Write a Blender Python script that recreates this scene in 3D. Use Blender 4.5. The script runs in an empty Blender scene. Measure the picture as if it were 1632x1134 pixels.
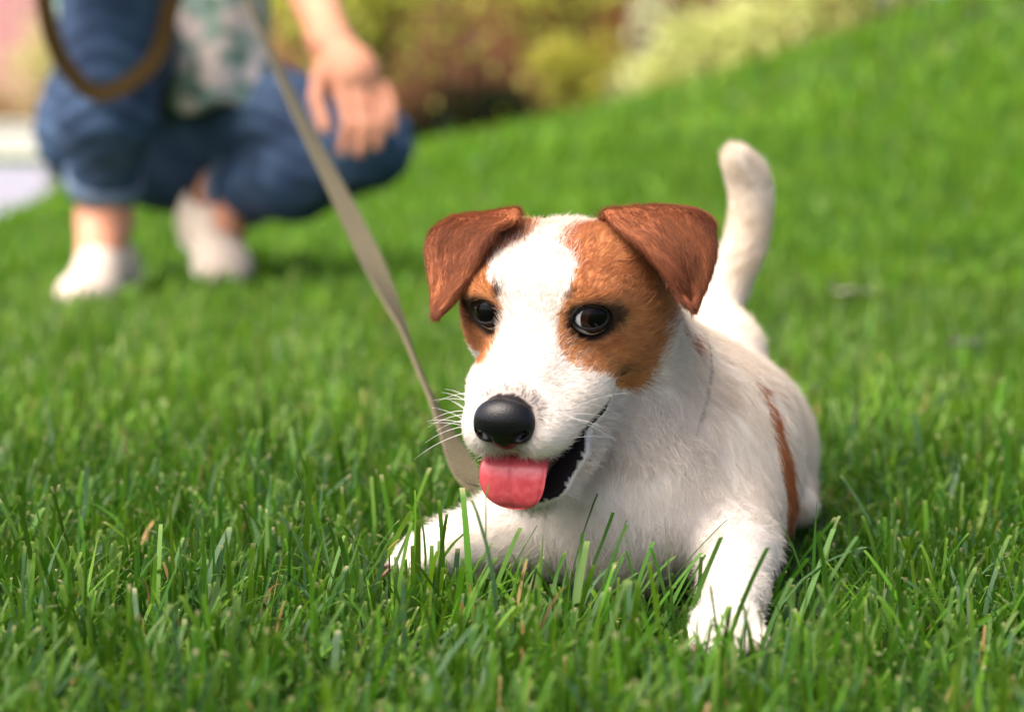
import bpy, bmesh, math, random
import numpy as np
from mathutils import Vector, Matrix

FUR = True
GRASS = True
S = bpy.context.scene
COL = S.collection
R = math.radians

# ---------------------------------------------------------------- camera
F_PX = 3960.0                      # focal length in photo pixels (photo is 1632 wide)
CAM_Z = 0.22
PITCH = math.atan((567 - 229) / F_PX)
cam_d = bpy.data.cameras.new('camera')
cam = bpy.data.objects.new('camera', cam_d)
COL.objects.link(cam)
S.camera = cam
cam_d.sensor_width = 36.0
cam_d.lens = 36.0 * F_PX / 1632.0
cam_d.clip_start = 0.02
cam_d.clip_end = 500.0
cam.location = (0, 0, CAM_Z)
cam.rotation_euler = (math.pi / 2 - PITCH, 0, 0)
cam_d.dof.use_dof = True
cam_d.dof.focus_distance = 1.125
cam_d.dof.aperture_fstop = 6.8
cam_d.dof.aperture_blades = 9

# ---------------------------------------------------------------- light
SUN_EL, SUN_AZ = R(58), R(-118)      # azimuth measured from +Y (away from the camera) to +X
w = bpy.data.worlds.new('World'); S.world = w; w.use_nodes = True
nt = w.node_tree; bg = nt.nodes['Background']
sky = nt.nodes.new('ShaderNodeTexSky'); sky.sky_type = 'NISHITA'; sky.sun_disc = False
sky.sun_elevation = SUN_EL; sky.sun_rotation = SUN_AZ
sky.air_density = 0.22; sky.dust_density = 4.0; sky.ozone_density = 0.1
nt.links.new(sky.outputs[0], bg.inputs[0]); bg.inputs[1].default_value = 0.15
sd = bpy.data.lights.new('sun', 'SUN'); sd.energy = 0.85; sd.angle = R(65); sd.color = (1.0, 0.90, 0.76)
so = bpy.data.objects.new('sun', sd); COL.objects.link(so)
sdir = Vector((math.sin(SUN_AZ) * math.cos(SUN_EL), math.cos(SUN_AZ) * math.cos(SUN_EL), math.sin(SUN_EL)))
so.rotation_euler = sdir.to_track_quat('Z', 'Y').to_euler()
S.view_settings.view_transform = 'Standard'; S.view_settings.look = 'None'
S.view_settings.exposure = 1.90; S.view_settings.gamma = 1.0
S.cycles.use_denoising = True
S.cycles.max_bounces = 10
S.cycles.transparent_max_bounces = 8
S.cycles.caustics_reflective = False; S.cycles.caustics_refractive = False

# ---------------------------------------------------------------- helpers
_c, _s = math.cos(PITCH), math.sin(PITCH)
CF = np.array([0, _c, -_s]); CU = np.array([0, _s, _c]); CR = np.array([1.0, 0, 0]); CC = np.array([0, 0, CAM_Z])
def P(px, py, d):
    """a photo pixel at a chosen depth in metres -> a point of the scene"""
    return CC + d * (CF + (px - 816) / F_PX * CR + (567 - py) / F_PX * CU)

def srgb(r, g, b):
    f = lambda v: (v / 255 / 12.92) if v / 255 <= 0.04045 else ((v / 255 + 0.055) / 1.055) ** 2.4
    return (f(r), f(g), f(b))

def terr(x, y):
    x = np.asarray(x, float); y = np.asarray(y, float)
    xs = np.array([-60, -1.7, -1.15, -.7, -.29, .06, .41, .75, 1.12, 2.0, 4.0, 8.0, 60])
    hs = np.array([0, 0, .018, .075, .175, .245, .325, .43, .55, .93, 1.8, 2.5, 2.6])
    # smooth the profile by averaging shifted samples
    xs_ = x - .17 * np.clip(7.0 - y, 0, 5)          # the bank runs slightly askew
    h = sum(np.interp(xs_ + k, xs, hs) for k in (-.16, -.08, 0, .08, .16)) / 5
    t = np.clip((y - 2.0) / 5.0, 0, 1)
    up = t ** 1.5
    dn = np.clip((y - 7.0) / 5.0, 0, 1)
    z = h * up * (1 - .45 * dn * dn * (3 - 2 * dn))
    z = z + 0.004 * np.sin(x * 5.1 + 1.3) * np.sin(y * 4.3) * np.clip(y - 1.6, 0, 1)
    return z

def nodes(name, rough=0.6, col=(.5, .5, .5)):
    m = bpy.data.materials.new(name); m.use_nodes = True
    b = m.node_tree.nodes['Principled BSDF']
    b.inputs['Base Color'].default_value = (*col, 1); b.inputs['Roughness'].default_value = rough
    return m, m.node_tree, b

def mat_noise(name, c1, c2, scale=20.0, rough=0.7, bump=0.0, detail=5.0, c3=None, spec=0.4):
    m, t, b = nodes(name, rough)
    b.inputs['Specular IOR Level'].default_value = spec
    tc = t.nodes.new('ShaderNodeTexCoord'); n = t.nodes.new('ShaderNodeTexNoise')
    n.inputs['Scale'].default_value = scale; n.inputs['Detail'].default_value = detail
    t.links.new(tc.outputs['Object'], n.inputs['Vector'])
    r = t.nodes.new('ShaderNodeValToRGB')
    r.color_ramp.elements[0].position = .3; r.color_ramp.elements[0].color = (*c1, 1)
    r.color_ramp.elements[1].position = .7; r.color_ramp.elements[1].color = (*c2, 1)
    if c3:
        e = r.color_ramp.elements.new(.5); e.color = (*c3, 1)
    t.links.new(n.outputs['Fac'], r.inputs['Fac']); t.links.new(r.outputs['Color'], b.inputs['Base Color'])
    if bump:
        bn = t.nodes.new('ShaderNodeBump'); bn.inputs['Strength'].default_value = bump; bn.inputs['Distance'].default_value = 0.002
        n2 = t.nodes.new('ShaderNodeTexNoise'); n2.inputs['Scale'].default_value = scale * 6
        t.links.new(tc.outputs['Object'], n2.inputs['Vector'])
        t.links.new(n2.outputs['Fac'], bn.inputs['Height']); t.links.new(bn.outputs['Normal'], b.inputs['Normal'])
    return m

def mat_attr(name, rough=.6, transl=0.0, spec=.4, sheen=0.0):
    """colour from the mesh's own per-vertex colour attribute, optionally partly translucent"""
    m, t, b = nodes(name, rough)
    b.inputs['Specular IOR Level'].default_value = spec
    if sheen: b.inputs['Sheen Weight'].default_value = sheen
    a = t.nodes.new('ShaderNodeAttribute'); a.attribute_name = 'tint'
    t.links.new(a.outputs['Color'], b.inputs['Base Color'])
    if transl:
        tr = t.nodes.new('ShaderNodeBsdfTranslucent'); mx = t.nodes.new('ShaderNodeMixShader')
        mx.inputs[0].default_value = transl
        t.links.new(a.outputs['Color'], tr.inputs['Color'])
        t.links.new(b.outputs[0], mx.inputs[1]); t.links.new(tr.outputs[0], mx.inputs[2])
        t.links.new(mx.outputs[0], t.nodes['Material Output'].inputs['Surface'])
    return m

def link(o, parent=None, label=None, cat=None, group=None, kind=None):
    COL.objects.link(o)
    if parent is not None:
        o.parent = parent
        o.matrix_parent_inverse = parent_matrix(parent).inverted()
    for k, v in (('label', label), ('category', cat), ('group', group), ('kind', kind)):
        if v: o[k] = v
    return o

def parent_matrix(o):
    m = Matrix.LocRotScale(o.location, o.rotation_euler, o.scale)
    return (parent_matrix(o.parent) @ o.matrix_parent_inverse @ m) if o.parent else m

def empty(name, loc, label, cat, group=None):
    o = bpy.data.objects.new(name, None); o.location = Vector(loc); o.empty_display_size = .05
    return link(o, None, label, cat, group)

def mesh_np(name, V, Fc, mat=None, smooth=True, tint=None):
    """V (n,3); Fc list of arrays (m,k) of faces"""
    if not isinstance(Fc, (list, tuple)): Fc = [Fc]
    me = bpy.data.meshes.new(name)
    V = np.asarray(V, np.float32)
    loops = np.concatenate([np.asarray(f).ravel() for f in Fc]).astype(np.int32)
    tot = np.concatenate([np.full(len(f), np.asarray(f).shape[1]) for f in Fc]).astype(np.int32)
    st = np.concatenate([[0], np.cumsum(tot)[:-1]]).astype(np.int32)
    me.vertices.add(len(V)); me.vertices.foreach_set('co', V.ravel())
    me.loops.add(len(loops)); me.loops.foreach_set('vertex_index', loops)
    me.polygons.add(len(tot)); me.polygons.foreach_set('loop_start', st); me.polygons.foreach_set('loop_total', tot)
    me.polygons.foreach_set('use_smooth', np.full(len(tot), smooth))
    me.update(calc_edges=True)
    if tint is not None:
        a = me.attributes.new('tint', 'FLOAT_COLOR', 'POINT')
        c = np.ones((len(V), 4), np.float32); c[:, :3] = tint
        a.data.foreach_set('color', c.ravel())
    if mat: me.materials.append(mat)
    return me

def obj_np(name, V, Fc, mat=None, parent=None, smooth=True, tint=None, **k):
    return link(bpy.data.objects.new(name, mesh_np(name, V, Fc, mat, smooth, tint)), parent, **k)

def box_vf(c, s, rz=0.0, bev=0.0):
    x, y, z = [q / 2 for q in s]
    bm = bmesh.new(); bmesh.ops.create_cube(bm, size=1.0)
    for v in bm.verts: v.co = Vector((v.co.x * s[0], v.co.y * s[1], v.co.z * s[2]))
    if bev: bmesh.ops.bevel(bm, geom=bm.edges[:], offset=bev, segments=1, affect='EDGES')
    M = Matrix.Translation(c) @ Matrix.Rotation(rz, 4, 'Z')
    bm.transform(M)
    return bm

def bm_obj(name, bm, mat, parent=None, smooth=False, **k):
    me = bpy.data.meshes.new(name); bm.to_mesh(me); bm.free(); me.materials.append(mat)
    if smooth: me.polygons.foreach_set('use_smooth', [True] * len(me.polygons))
    return link(bpy.data.objects.new(name, me), parent, **k)

def grid_faces(n, m, closed_n=False, off=0):
    i, j = np.meshgrid(np.arange(n if closed_n else n - 1), np.arange(m - 1), indexing='ij')
    i2 = (i + 1) % n
    return np.stack([i * m + j, i2 * m + j, i2 * m + j + 1, i * m + j + 1], -1).reshape(-1, 4) + off

def catmull(pts, n):
    pts = np.asarray(pts, float)
    p = np.vstack([2 * pts[0] - pts[1], pts, 2 * pts[-1] - pts[-2]])
    seg = len(pts) - 1
    t = np.linspace(0, seg, n); k = np.minimum(t.astype(int), seg - 1); u = (t - k)[:, None]
    a, b, c, d = p[k], p[k + 1], p[k + 2], p[k + 3]
    return .5 * ((2 * b) + (c - a) * u + (2 * a - 5 * b + 4 * c - d) * u ** 2 + (3 * b - a - 3 * c + d) * u ** 3)

def tube_vf(path, rad, seg=10):
    path = np.asarray(path, float); n = len(path); rad = np.broadcast_to(np.asarray(rad, float), (n,))
    T = np.gradient(path, axis=0); T /= np.linalg.norm(T, axis=1, keepdims=True) + 1e-12
    up = np.array([0.13, .21, .97]); V = []
    for k in range(n):
        a = np.cross(T[k], up); a /= np.linalg.norm(a) + 1e-12; b = np.cross(T[k], a); up = -b if np.dot(-b, up) > 0 else b
        th = np.linspace(0, 2 * np.pi, seg, endpoint=False)
        V.append(path[k] + rad[k] * (np.cos(th)[:, None] * a + np.sin(th)[:, None] * np.cross(a, T[k])))
    V = np.array(V).transpose(1, 0, 2).reshape(-1, 3)
    f = grid_faces(seg, n, True)
    caps = np.array([[i * n for i in range(seg)][::-1], [i * n + n - 1 for i in range(seg)]])
    return V, [f, caps]

# signed distance shapes: ('c', a, b, ra, rb) tapered capsule, ('e', centre, radii, rotation) ellipsoid
def sd_prim(p, q):
    if q[0] == 'c':
        a, b, ra, rb = [np.asarray(z, np.float32) for z in q[1:5]]
        ab = b - a; t = np.clip(((p - a) @ ab) / (ab @ ab + 1e-12), 0, 1)
        return np.linalg.norm(p - a - t[:, None] * ab, axis=1) - (ra + (rb - ra) * t)
    c, r = np.asarray(q[1], np.float32), np.asarray(q[2], np.float32)
    l = p - c
    if len(q) > 3 and q[3] is not None: l = l @ np.asarray(q[3], np.float32)
    k0 = np.linalg.norm(l / r, axis=1); k1 = np.linalg.norm(l / (r * r), axis=1)
    return k0 * (k0 - 1) / (k1 + 1e-9)

def smin(a, b, k):
    h = np.clip(.5 + .5 * (b - a) / k, 0, 1)
    return b + (a - b) * h - k * h * (1 - h)
def smax(a, b, k): return -smin(-a, -b, k)

def surface_nets(f, lo, hi, h):
    lo = np.asarray(lo, float); n = np.ceil((np.asarray(hi) - lo) / h).astype(int) + 1
    B = 6; n = ((n + B - 1) // B) * B
    nb = n // B
    bi = np.stack(np.meshgrid(*[np.arange(k) for k in nb], indexing='ij'), -1).reshape(-1, 3)
    bc = lo + (bi * B + (B - 1) / 2) * h
    fb = f(bc.astype(np.float32))
    act = np.abs(fb) < h * B * 1.35
    G = np.repeat(np.repeat(np.repeat(np.sign(fb).reshape(nb), B, 0), B, 1), B, 2).astype(np.float32) * h * 4
    o = np.stack(np.meshgrid(*[np.arange(B)] * 3, indexing='ij'), -1).reshape(-1, 3)
    ai = (bi[act][:, None, :] * B + o[None]).reshape(-1, 3)
    vals = np.empty(len(ai), np.float32)
    for s in range(0, len(ai), 400000):
        vals[s:s + 400000] = f((lo + ai[s:s + 400000] * h).astype(np.float32))
    G[ai[:, 0], ai[:, 1], ai[:, 2]] = vals
    ins = G < 0
    mixed = None; cnt = np.zeros(np.array(G.shape) - 1, np.uint8)
    nx, ny, nz = G.shape
    for dx in (0, 1):
        for dy in (0, 1):
            for dz in (0, 1):
                cnt += ins[dx:nx - 1 + dx, dy:ny - 1 + dy, dz:nz - 1 + dz]
    cell = np.argwhere((cnt > 0) & (cnt < 8))
    idx = -np.ones(cnt.shape, np.int32); idx[cell[:, 0], cell[:, 1], cell[:, 2]] = np.arange(len(cell))
    acc = np.zeros((len(cell), 3)); num = np.zeros(len(cell))
    cs = [(a, b, c) for a in (0, 1) for b in (0, 1) for c in (0, 1)]
    gv = {q: G[cell[:, 0] + q[0], cell[:, 1] + q[1], cell[:, 2] + q[2]] for q in cs}
    for q in cs:
        for ax in range(3):
            if q[ax] == 0:
                q2 = list(q); q2[ax] = 1; q2 = tuple(q2)
                a, b = gv[q], gv[q2]; m = (a < 0) != (b < 0)
                t = np.where(m, a / np.where(m, a - b, 1), 0)
                pt = np.tile(np.array(q, float), (len(cell), 1)); pt[:, ax] = t
                acc += pt * m[:, None]; num += m
    V = lo + (cell + acc / num[:, None]) * h
    Q = []
    for ax in range(3):
        s0 = [slice(1, -1)] * 3; s1 = [slice(1, -1)] * 3; s0[ax] = slice(1, -2); s1[ax] = slice(2, -1)
        a = ins[tuple(s0)]; b = ins[tuple(s1)]
        e = np.argwhere(a != b); inside = a[e[:, 0], e[:, 1], e[:, 2]]
        e = e + 1
        u, v = (ax + 1) % 3, (ax + 2) % 3
        def c(du, dv):
            k = e.copy(); k[:, u] -= du; k[:, v] -= dv
            return idx[k[:, 0], k[:, 1], k[:, 2]]
        q = np.stack([c(1, 1), c(0, 1), c(0, 0), c(1, 0)], -1)
        q[~inside] = q[~inside][:, ::-1]
        Q.append(q)
    Q = np.concatenate(Q); Q = Q[(Q >= 0).all(1)]
    return V, Q

def lap_smooth(A, Q, it, lam=.5):
    A = np.array(A, float)
    e = np.concatenate([Q[:, [0, 1]], Q[:, [1, 2]], Q[:, [2, 3]], Q[:, [3, 0]]])
    i = np.concatenate([e[:, 0], e[:, 1]]); j = np.concatenate([e[:, 1], e[:, 0]])
    deg = np.maximum(np.bincount(i, minlength=len(A)), 1)[:, None]
    for _ in range(it):
        s = np.stack([np.bincount(i, weights=A[j, k], minlength=len(A)) for k in range(A.shape[1])], 1)
        A += lam * (s / deg - A)
    return A
# ---------------------------------------------------------------- ground
def axis(a, b, fine0, fine1, nf, nc):
    return np.unique(np.concatenate([np.linspace(a, fine0, nc), np.linspace(fine0, fine1, nf), np.linspace(fine1, b, nc)]))
gx = axis(-120, 120, -4, 5, 120, 24); gy = axis(-20, 200, .2, 14, 180, 24)
X, Y = np.meshgrid(gx, gy, indexing='ij'); Z = terr(X, Y)
m_soil = mat_noise('lawn_thatch', (.018, .032, .007), (.040, .078, .012), 9, .9, .6, c3=(.028, .055, .009))
obj_np('lawn_ground', np.stack([X, Y, Z], -1).reshape(-1, 3), grid_faces(len(gx), len(gy)), m_soil, kind='structure')

# paved area beyond the lawn on the left
m_path = mat_noise('pale_paving', srgb(128, 128, 140), srgb(150, 150, 160), 3, .8, .2)
edge = [(-1.27, 6.2), (-1.60, 8.5), (-2.1, 11.5), (-3.2, 17.0), (-4.6, 25.0)]
pv = [(x, y, .012) for x, y in edge] + [(-30, 25, .012), (-30, 5.0, .012), (-1.12, 5.0, .012)]
pv = [(x, y, float(terr(x, y)) + .012) for x, y, z in pv]
bm = bmesh.new(); f = bm.faces.new([bm.verts.new(p) for p in pv]); bm.normal_update()
if f.normal.z < 0: f.normal_flip()
bm_obj('paved_path', bm, m_path, kind='structure')
# ---------------------------------------------------------------- background: fence, shrubs, low wall
rb = np.random.default_rng(3)
def leaves_vf(C, N, size, r):
    """folded leaf blades: four points each"""
    n = len(C); t = r.normal(size=(n, 3)); t /= np.linalg.norm(t, axis=1, keepdims=True)
    s = np.cross(t, N); s /= np.linalg.norm(s, axis=1, keepdims=True) + 1e-9
    sz = size * (.6 + .8 * r.random((n, 1)))
    a = C - t * sz * .5; b = C + s * sz * .28 + N * sz * .05; c = C + t * sz * .5; d = C - s * sz * .28 + N * sz * .05
    V = np.stack([a, b, c, d], 1).reshape(-1, 3); i = np.arange(n)[:, None] * 4
    return V, np.concatenate([np.hstack([i, i + 1, i + 2]), np.hstack([i, i + 2, i + 3])])
m_leaf = mat_attr('leaf', .5, .45)
m_bark = mat_noise('bark', srgb(70, 50, 38), srgb(110, 84, 62), 25, .9, .6)
def shrub(name, label, cat, base, h, rx, ry, n, leaf, c1, c2, group=None, low=.15, stems=6, seed=0):
    r = np.random.default_rng(seed + 100)
    base = np.array([base[0], base[1], float(terr(base[0], base[1])) - .02])
    root = empty(name, base, label, cat, group)
    # clumps of leaves on the ends of branching stems
    k = max(10, n // 90); cen = []
    while len(cen) < k:
        q = r.uniform(-1, 1, 3)
        if np.linalg.norm(q) < 1 and (np.linalg.norm(q) > .45 or r.random() < .4): cen.append(q)
    cen = np.array(cen); zc = low * h + (cen[:, 2] * .5 + .5) * h * (1 - low)
    cen = np.stack([cen[:, 0] * rx, cen[:, 1] * ry, zc], 1)
    ci = r.integers(0, k, n); cs = .22 * (rx + h * .5) / 1.5 * (.6 + .8 * r.random(k))
    C = base + cen[ci] + r.normal(size=(n, 3)) * cs[ci][:, None] * np.array([1, 1, .8])
    C[:, 2] = np.maximum(C[:, 2], base[2] + .01)
    N = r.normal(size=(n, 3)) + np.array([0, 0, .8]); N /= np.linalg.norm(N, axis=1, keepdims=True)
    V, F_ = leaves_vf(C, N, leaf, r)
    g = (.5 * r.random(k)[ci] + .5 * r.random(n))[:, None]
    col = np.asarray(c1) * (1 - g) + np.asarray(c2) * g
    obj_np('foliage', V, F_, m_leaf, root, smooth=False, tint=np.repeat(col, 4, 0))
    for s in range(stems):
        tgt = base + cen[r.integers(0, k)]; b0 = base + np.array([r.normal() * rx * .12, r.normal() * ry * .12, 0])
        md = (b0 + tgt) / 2 + np.array([0, 0, .12 * h])
        v, f = tube_vf(catmull([b0, md, tgt], 7), np.linspace(.02, .006, 7) * max(.5, h), 6)
        obj_np('stem', v, f, m_bark, root)
    return root

# reddish brown board fence
m_board = mat_noise('stained_board', srgb(112, 72, 50), srgb(152, 104, 76), 6, .8, .4, c3=srgb(130, 86, 60))
m_post = mat_noise('fence_post', srgb(78, 48, 36), srgb(112, 74, 56), 8, .8, .3)
FY = 11.2
fx0, fx1 = -1.9, 1.6
fence = empty('board_fence', (0, FY, float(terr(0, FY))), 'reddish brown upright board fence behind the lawn and shrubs', 'fence')
bw = .125; nb2 = int((fx1 - fx0) / (bw + .008))
for i in range(nb2):
    x = fx0 + i * (bw + .008) + bw / 2; z0 = float(terr(x, FY)) - .03; hgt = 1.25 + rb.uniform(-.01, .01)
    bm_obj('board', box_vf((x, FY + rb.uniform(-.004, .004), z0 + hgt / 2), (bw, .022, hgt), 0, .004), m_board, fence)
for zr in (.35, 1.0):
    bm_obj('rail', box_vf(((fx0 + fx1) / 2, FY + .045, float(terr(0, FY)) + zr), (fx1 - fx0, .05, .09), 0, .004), m_post, fence)
for x in np.linspace(fx0 + .05, fx1 - .05, 4):
    bm_obj('post', box_vf((x, FY + .12, float(terr(x, FY)) + .6), (.09, .09, 1.35), 0, .006), m_post, fence)

YG1, YG2 = (.34, .38, .04), (.72, .72, .14)  # leaf tones brightened and yellowed to carry a sunlit look
def at(px, d): return ((px - 816) / F_PX * d, d)
shrub('shrub', 'yellow green shrub hanging over the fence top behind the crouching person', 'shrub', at(570, 10.4), 1.35, .42, .3, 2600, .06, YG1, YG2, low=.40, stems=7, seed=1)
shrub('shrub', 'olive leaved shrub between the crouching person and the brown fence', 'shrub', at(575, 10.7), .75, .22, .2, 900, .05, (.12, .12, .03), (.30, .26, .06), seed=2)
shrub('hedge_plant', 'low dark green hedge plant at the foot of the brown fence', 'shrub', at(755, 10.6), .36, .30, .2, 2200, .04, (.012, .028, .010), (.035, .07, .02), low=.02, seed=3)
shrub('shrub', 'bright yellow green shrub in front of the brown fence', 'shrub', at(945, 10.2), .48, .20, .2, 900, .05, YG1, (.60, .55, .10), seed=4)
shrub('shrub', 'tall yellow green shrub leaning over the fence beside the dark tree', 'shrub', at(935, 10.9), 1.25, .36, .25, 1500, .06, YG1, YG2, low=.42, seed=5)
shrub('shrub', 'rust coloured shrub with thin stems beside the dark tree', 'shrub', at(1010, 10.5), .70, .15, .15, 700, .045, (.20, .075, .03), (.42, .20, .08), seed=6)
shrub('flowering_plant', 'cream flowering plant at the edge of the grassy bank', 'plant', at(1035, 9.6), .50, .10, .1, 500, .045, (.45, .48, .25), (.75, .74, .50), seed=7, stems=4)
tr = shrub('broadleaf_tree', 'dark green tree behind the top of the grassy bank', 'tree', at(1130, 13.5), 2.6, 1.15, .8, 6000, .09, (.012, .030, .008), (.06, .12, .02), low=.20, stems=5, seed=8)
pth = catmull([(*at(1052, 13.4), .2), (*at(1055, 13.4), .7), (*at(1075, 13.45), 1.3), (*at(1120, 13.5), 1.9)], 12)
v_, f_ = tube_vf(pth, np.linspace(.085, .03, 12), 10); obj_np('trunk', v_, f_, m_bark, tr)
for i, (px, d, h_) in enumerate([(1085, 9.3, .40), (1140, 9.0, .38), (1200, 8.8, .43), (1260, 8.7, .44), (1330, 8.6, .46), (1400, 8.6, .50)]):
    shrub('grass_tuft', (['shortest pale yellow green plant of the sunny row, beside the cream flowering plant'] + ['pale yellow green leafy plant in the middle of the sunny row behind the grassy bank'] * 4 + ['tallest pale yellow green plant of the sunny row, at the high end of the bank'])[i], 'plant', at(px, d), h_, .13, .13, 420, .05, (.45, .50, .12), (.80, .80, .36), group='sunny plants along the top of the bank', seed=20 + i, stems=4, low=.05)
for i, (px, d, h_, r_, lb, a, b) in enumerate([
        (400, 13.6, 2.2, .55, 'broad olive green shrub far behind the crouching person', (.05, .07, .015), (.22, .24, .05)),
        (620, 14.2, 2.4, .9, 'yellow green tree rising behind the brown fence', (.10, .14, .02), (.45, .48, .08)),
        (800, 14.8, 2.3, .9, 'brown leaved copper shrub rising behind the brown fence', (.07, .03, .015), (.22, .10, .05)),
        (960, 14.0, 2.5, .8, 'light green tree between the copper shrub and the dark tree', (.12, .20, .02), (.48, .52, .10)),
        (1420, 14.5, 2.8, 1.4, 'spreading mid green tree over the top of the grassy bank', (.04, .08, .012), (.16, .26, .04))]):
    shrub('broadleaf_shrub', lb, 'shrub', at(px, d), h_, r_, .6, 4200, .085, a, b, seed=40 + i, low=.02, stems=5)
# far left: low cream wall, rust hedge, pale shrub, pink house
m_wall = mat_noise('cream_render', srgb(236, 230, 214), srgb(248, 244, 232), 2, .85, .2)
wl = empty('low_wall', (-7.5, 29.5, 0), 'low cream rendered wall beyond the paved path', 'wall')
bm_obj('wall_face', box_vf((-8.5, 29.5, .22), (9.0, .25, .42), 0, .01), m_wall, wl)
bm_obj('coping', box_vf((-8.5, 29.5, .455), (9.1, .33, .05), 0, .012), mat_noise('coping_stone', srgb(226, 220, 205), srgb(240, 236, 224), 4, .8), wl)
shrub('hedge_plant', 'rust brown hedge plant behind the low cream wall', 'shrub', (-6.3, 30.6), .85, 1.0, .4, 2600, .09, (.16, .08, .02), (.40, .26, .06), seed=60, low=.02)
shrub('shrub', 'pale yellow shrub behind the rust brown hedge plant', 'shrub', (-5.7, 32.0), 2.0, .8, .6, 3000, .11, (.45, .42, .14), (.80, .74, .36), seed=61, low=.1)
m_pink = mat_noise('pink_render', srgb(206, 140, 140), srgb(224, 166, 162), 1.5, .85, .2)
hs = empty('house', (-9.5, 42, 0), 'pink rendered house far behind the pale yellow shrub', 'house')
bm_obj('wall', box_vf((-10.5, 42, 2.0), (6.0, 5.0, 4.0)), m_pink, hs)
bm = bmesh.new()
P8 = [(-13.8, 39.2, 4.0), (-7.2, 39.2, 4.0), (-7.2, 44.8, 4.0), (-13.8, 44.8, 4.0), (-13.8, 42, 5.8), (-7.2, 42, 5.8)]
vv = [bm.verts.new(p) for p in P8]
for q in ((0, 1, 5, 4), (2, 3, 4, 5), (1, 2, 5), (3, 0, 4), (3, 2, 1, 0)): bm.faces.new([vv[i] for i in q])
bm_obj('roof', bm, mat_noise('roof_tile', srgb(120, 70, 56), srgb(150, 92, 72), 3, .8), hs)
m_glass = mat_noise('window_glass', (.03, .04, .05), (.05, .06, .07), 1, .1)
m_frame = mat_noise('window_frame', (.7, .7, .68), (.8, .8, .78), 4, .5)
for x in (-12.0, -9.2):
    wn = bm_obj('window', box_vf((x, 39.5, 2.1), (1.2, .08, 1.4), 0, .01), m_frame, hs)
    for sx in (-.28, .28): bm_obj('pane', box_vf((x + sx, 39.455, 2.1), (.48, .02, 1.22)), m_glass, wn)

# two fallen leaves lying on the lawn
def fallen_leaf(px, py, ln, c1, c2, label, seed):
    r = np.random.default_rng(seed); d = 1.5
    while True:
        q = P(px, py, d)
        if q[2] < float(terr(q[0], q[1])) + .035 or d > 12: break
        d += .01
    az = r.uniform(0, 6.28); V = []
    n, m = 9, 7
    for i in range(n):
        t = i / (n - 1); w_ = ln * .36 * math.sin(math.pi * (t * .93 + .035)) ** .8
        for j in range(m):
            u = -1 + 2 * j / (m - 1)
            x, y, z = (t - .5) * ln, u * w_, .22 * abs(u) * w_ + .10 * ln * (2 * t - 1) ** 2 + .03 * ln * math.sin(9 * t + 4 * u)
            V.append((q[0] + x * math.cos(az) - y * math.sin(az), q[1] + x * math.sin(az) + y * math.cos(az), q[2] + z))
    V = np.array(V); k = len(V); f = grid_faces(n, m)
    o = obj_np('fallen_leaf', np.concatenate([V, V - [0, 0, .0006]]), np.concatenate([f, f[:, ::-1] + k]), mat_noise('dry_leaf', c1, c2, 120, .7), label=label, cat='leaf')
    return o
fallen_leaf(1356, 468, .05, srgb(120, 118, 106), srgb(150, 146, 132), 'pale curled fallen leaf lying on the lawn', 4)
fallen_leaf(1534, 548, .030, srgb(70, 60, 76), srgb(104, 92, 104), 'small dark purplish fallen leaf lying on the lawn', 6)
# ---------------------------------------------------------------- crouching person
def union(prims):
    def f(p):
        d = None
        for q, k in prims:
            e = sd_prim(p, q); d = e if d is None else smin(d, e, k)
        return d
    return f
def bounds(prims, pad=.03):
    a, b = [], []
    for q, k in prims:
        if q[0] == 'c':
            r = max(q[3], q[4])
            for e in (q[1], q[2]): a.append(np.asarray(e) - r); b.append(np.asarray(e) + r)
        else:
            r = max(q[2]); a.append(np.asarray(q[1]) - r); b.append(np.asarray(q[1]) + r)
    return np.min(a, 0) - pad, np.max(b, 0) + pad
def sdf_obj(name, f, lo, hi, h, mat, parent, smooth_it=2):
    V, Q = surface_nets(f, lo, hi, h); V = lap_smooth(V, Q, smooth_it, .5)
    n = np.cross(V[Q[:, 2]] - V[Q[:, 0]], V[Q[:, 3]] - V[Q[:, 1]])
    if (n * (V[Q].mean(1) - V.mean(0))).sum() < 0: Q = Q[:, ::-1]
    return obj_np(name, V, Q, mat, parent)

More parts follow.
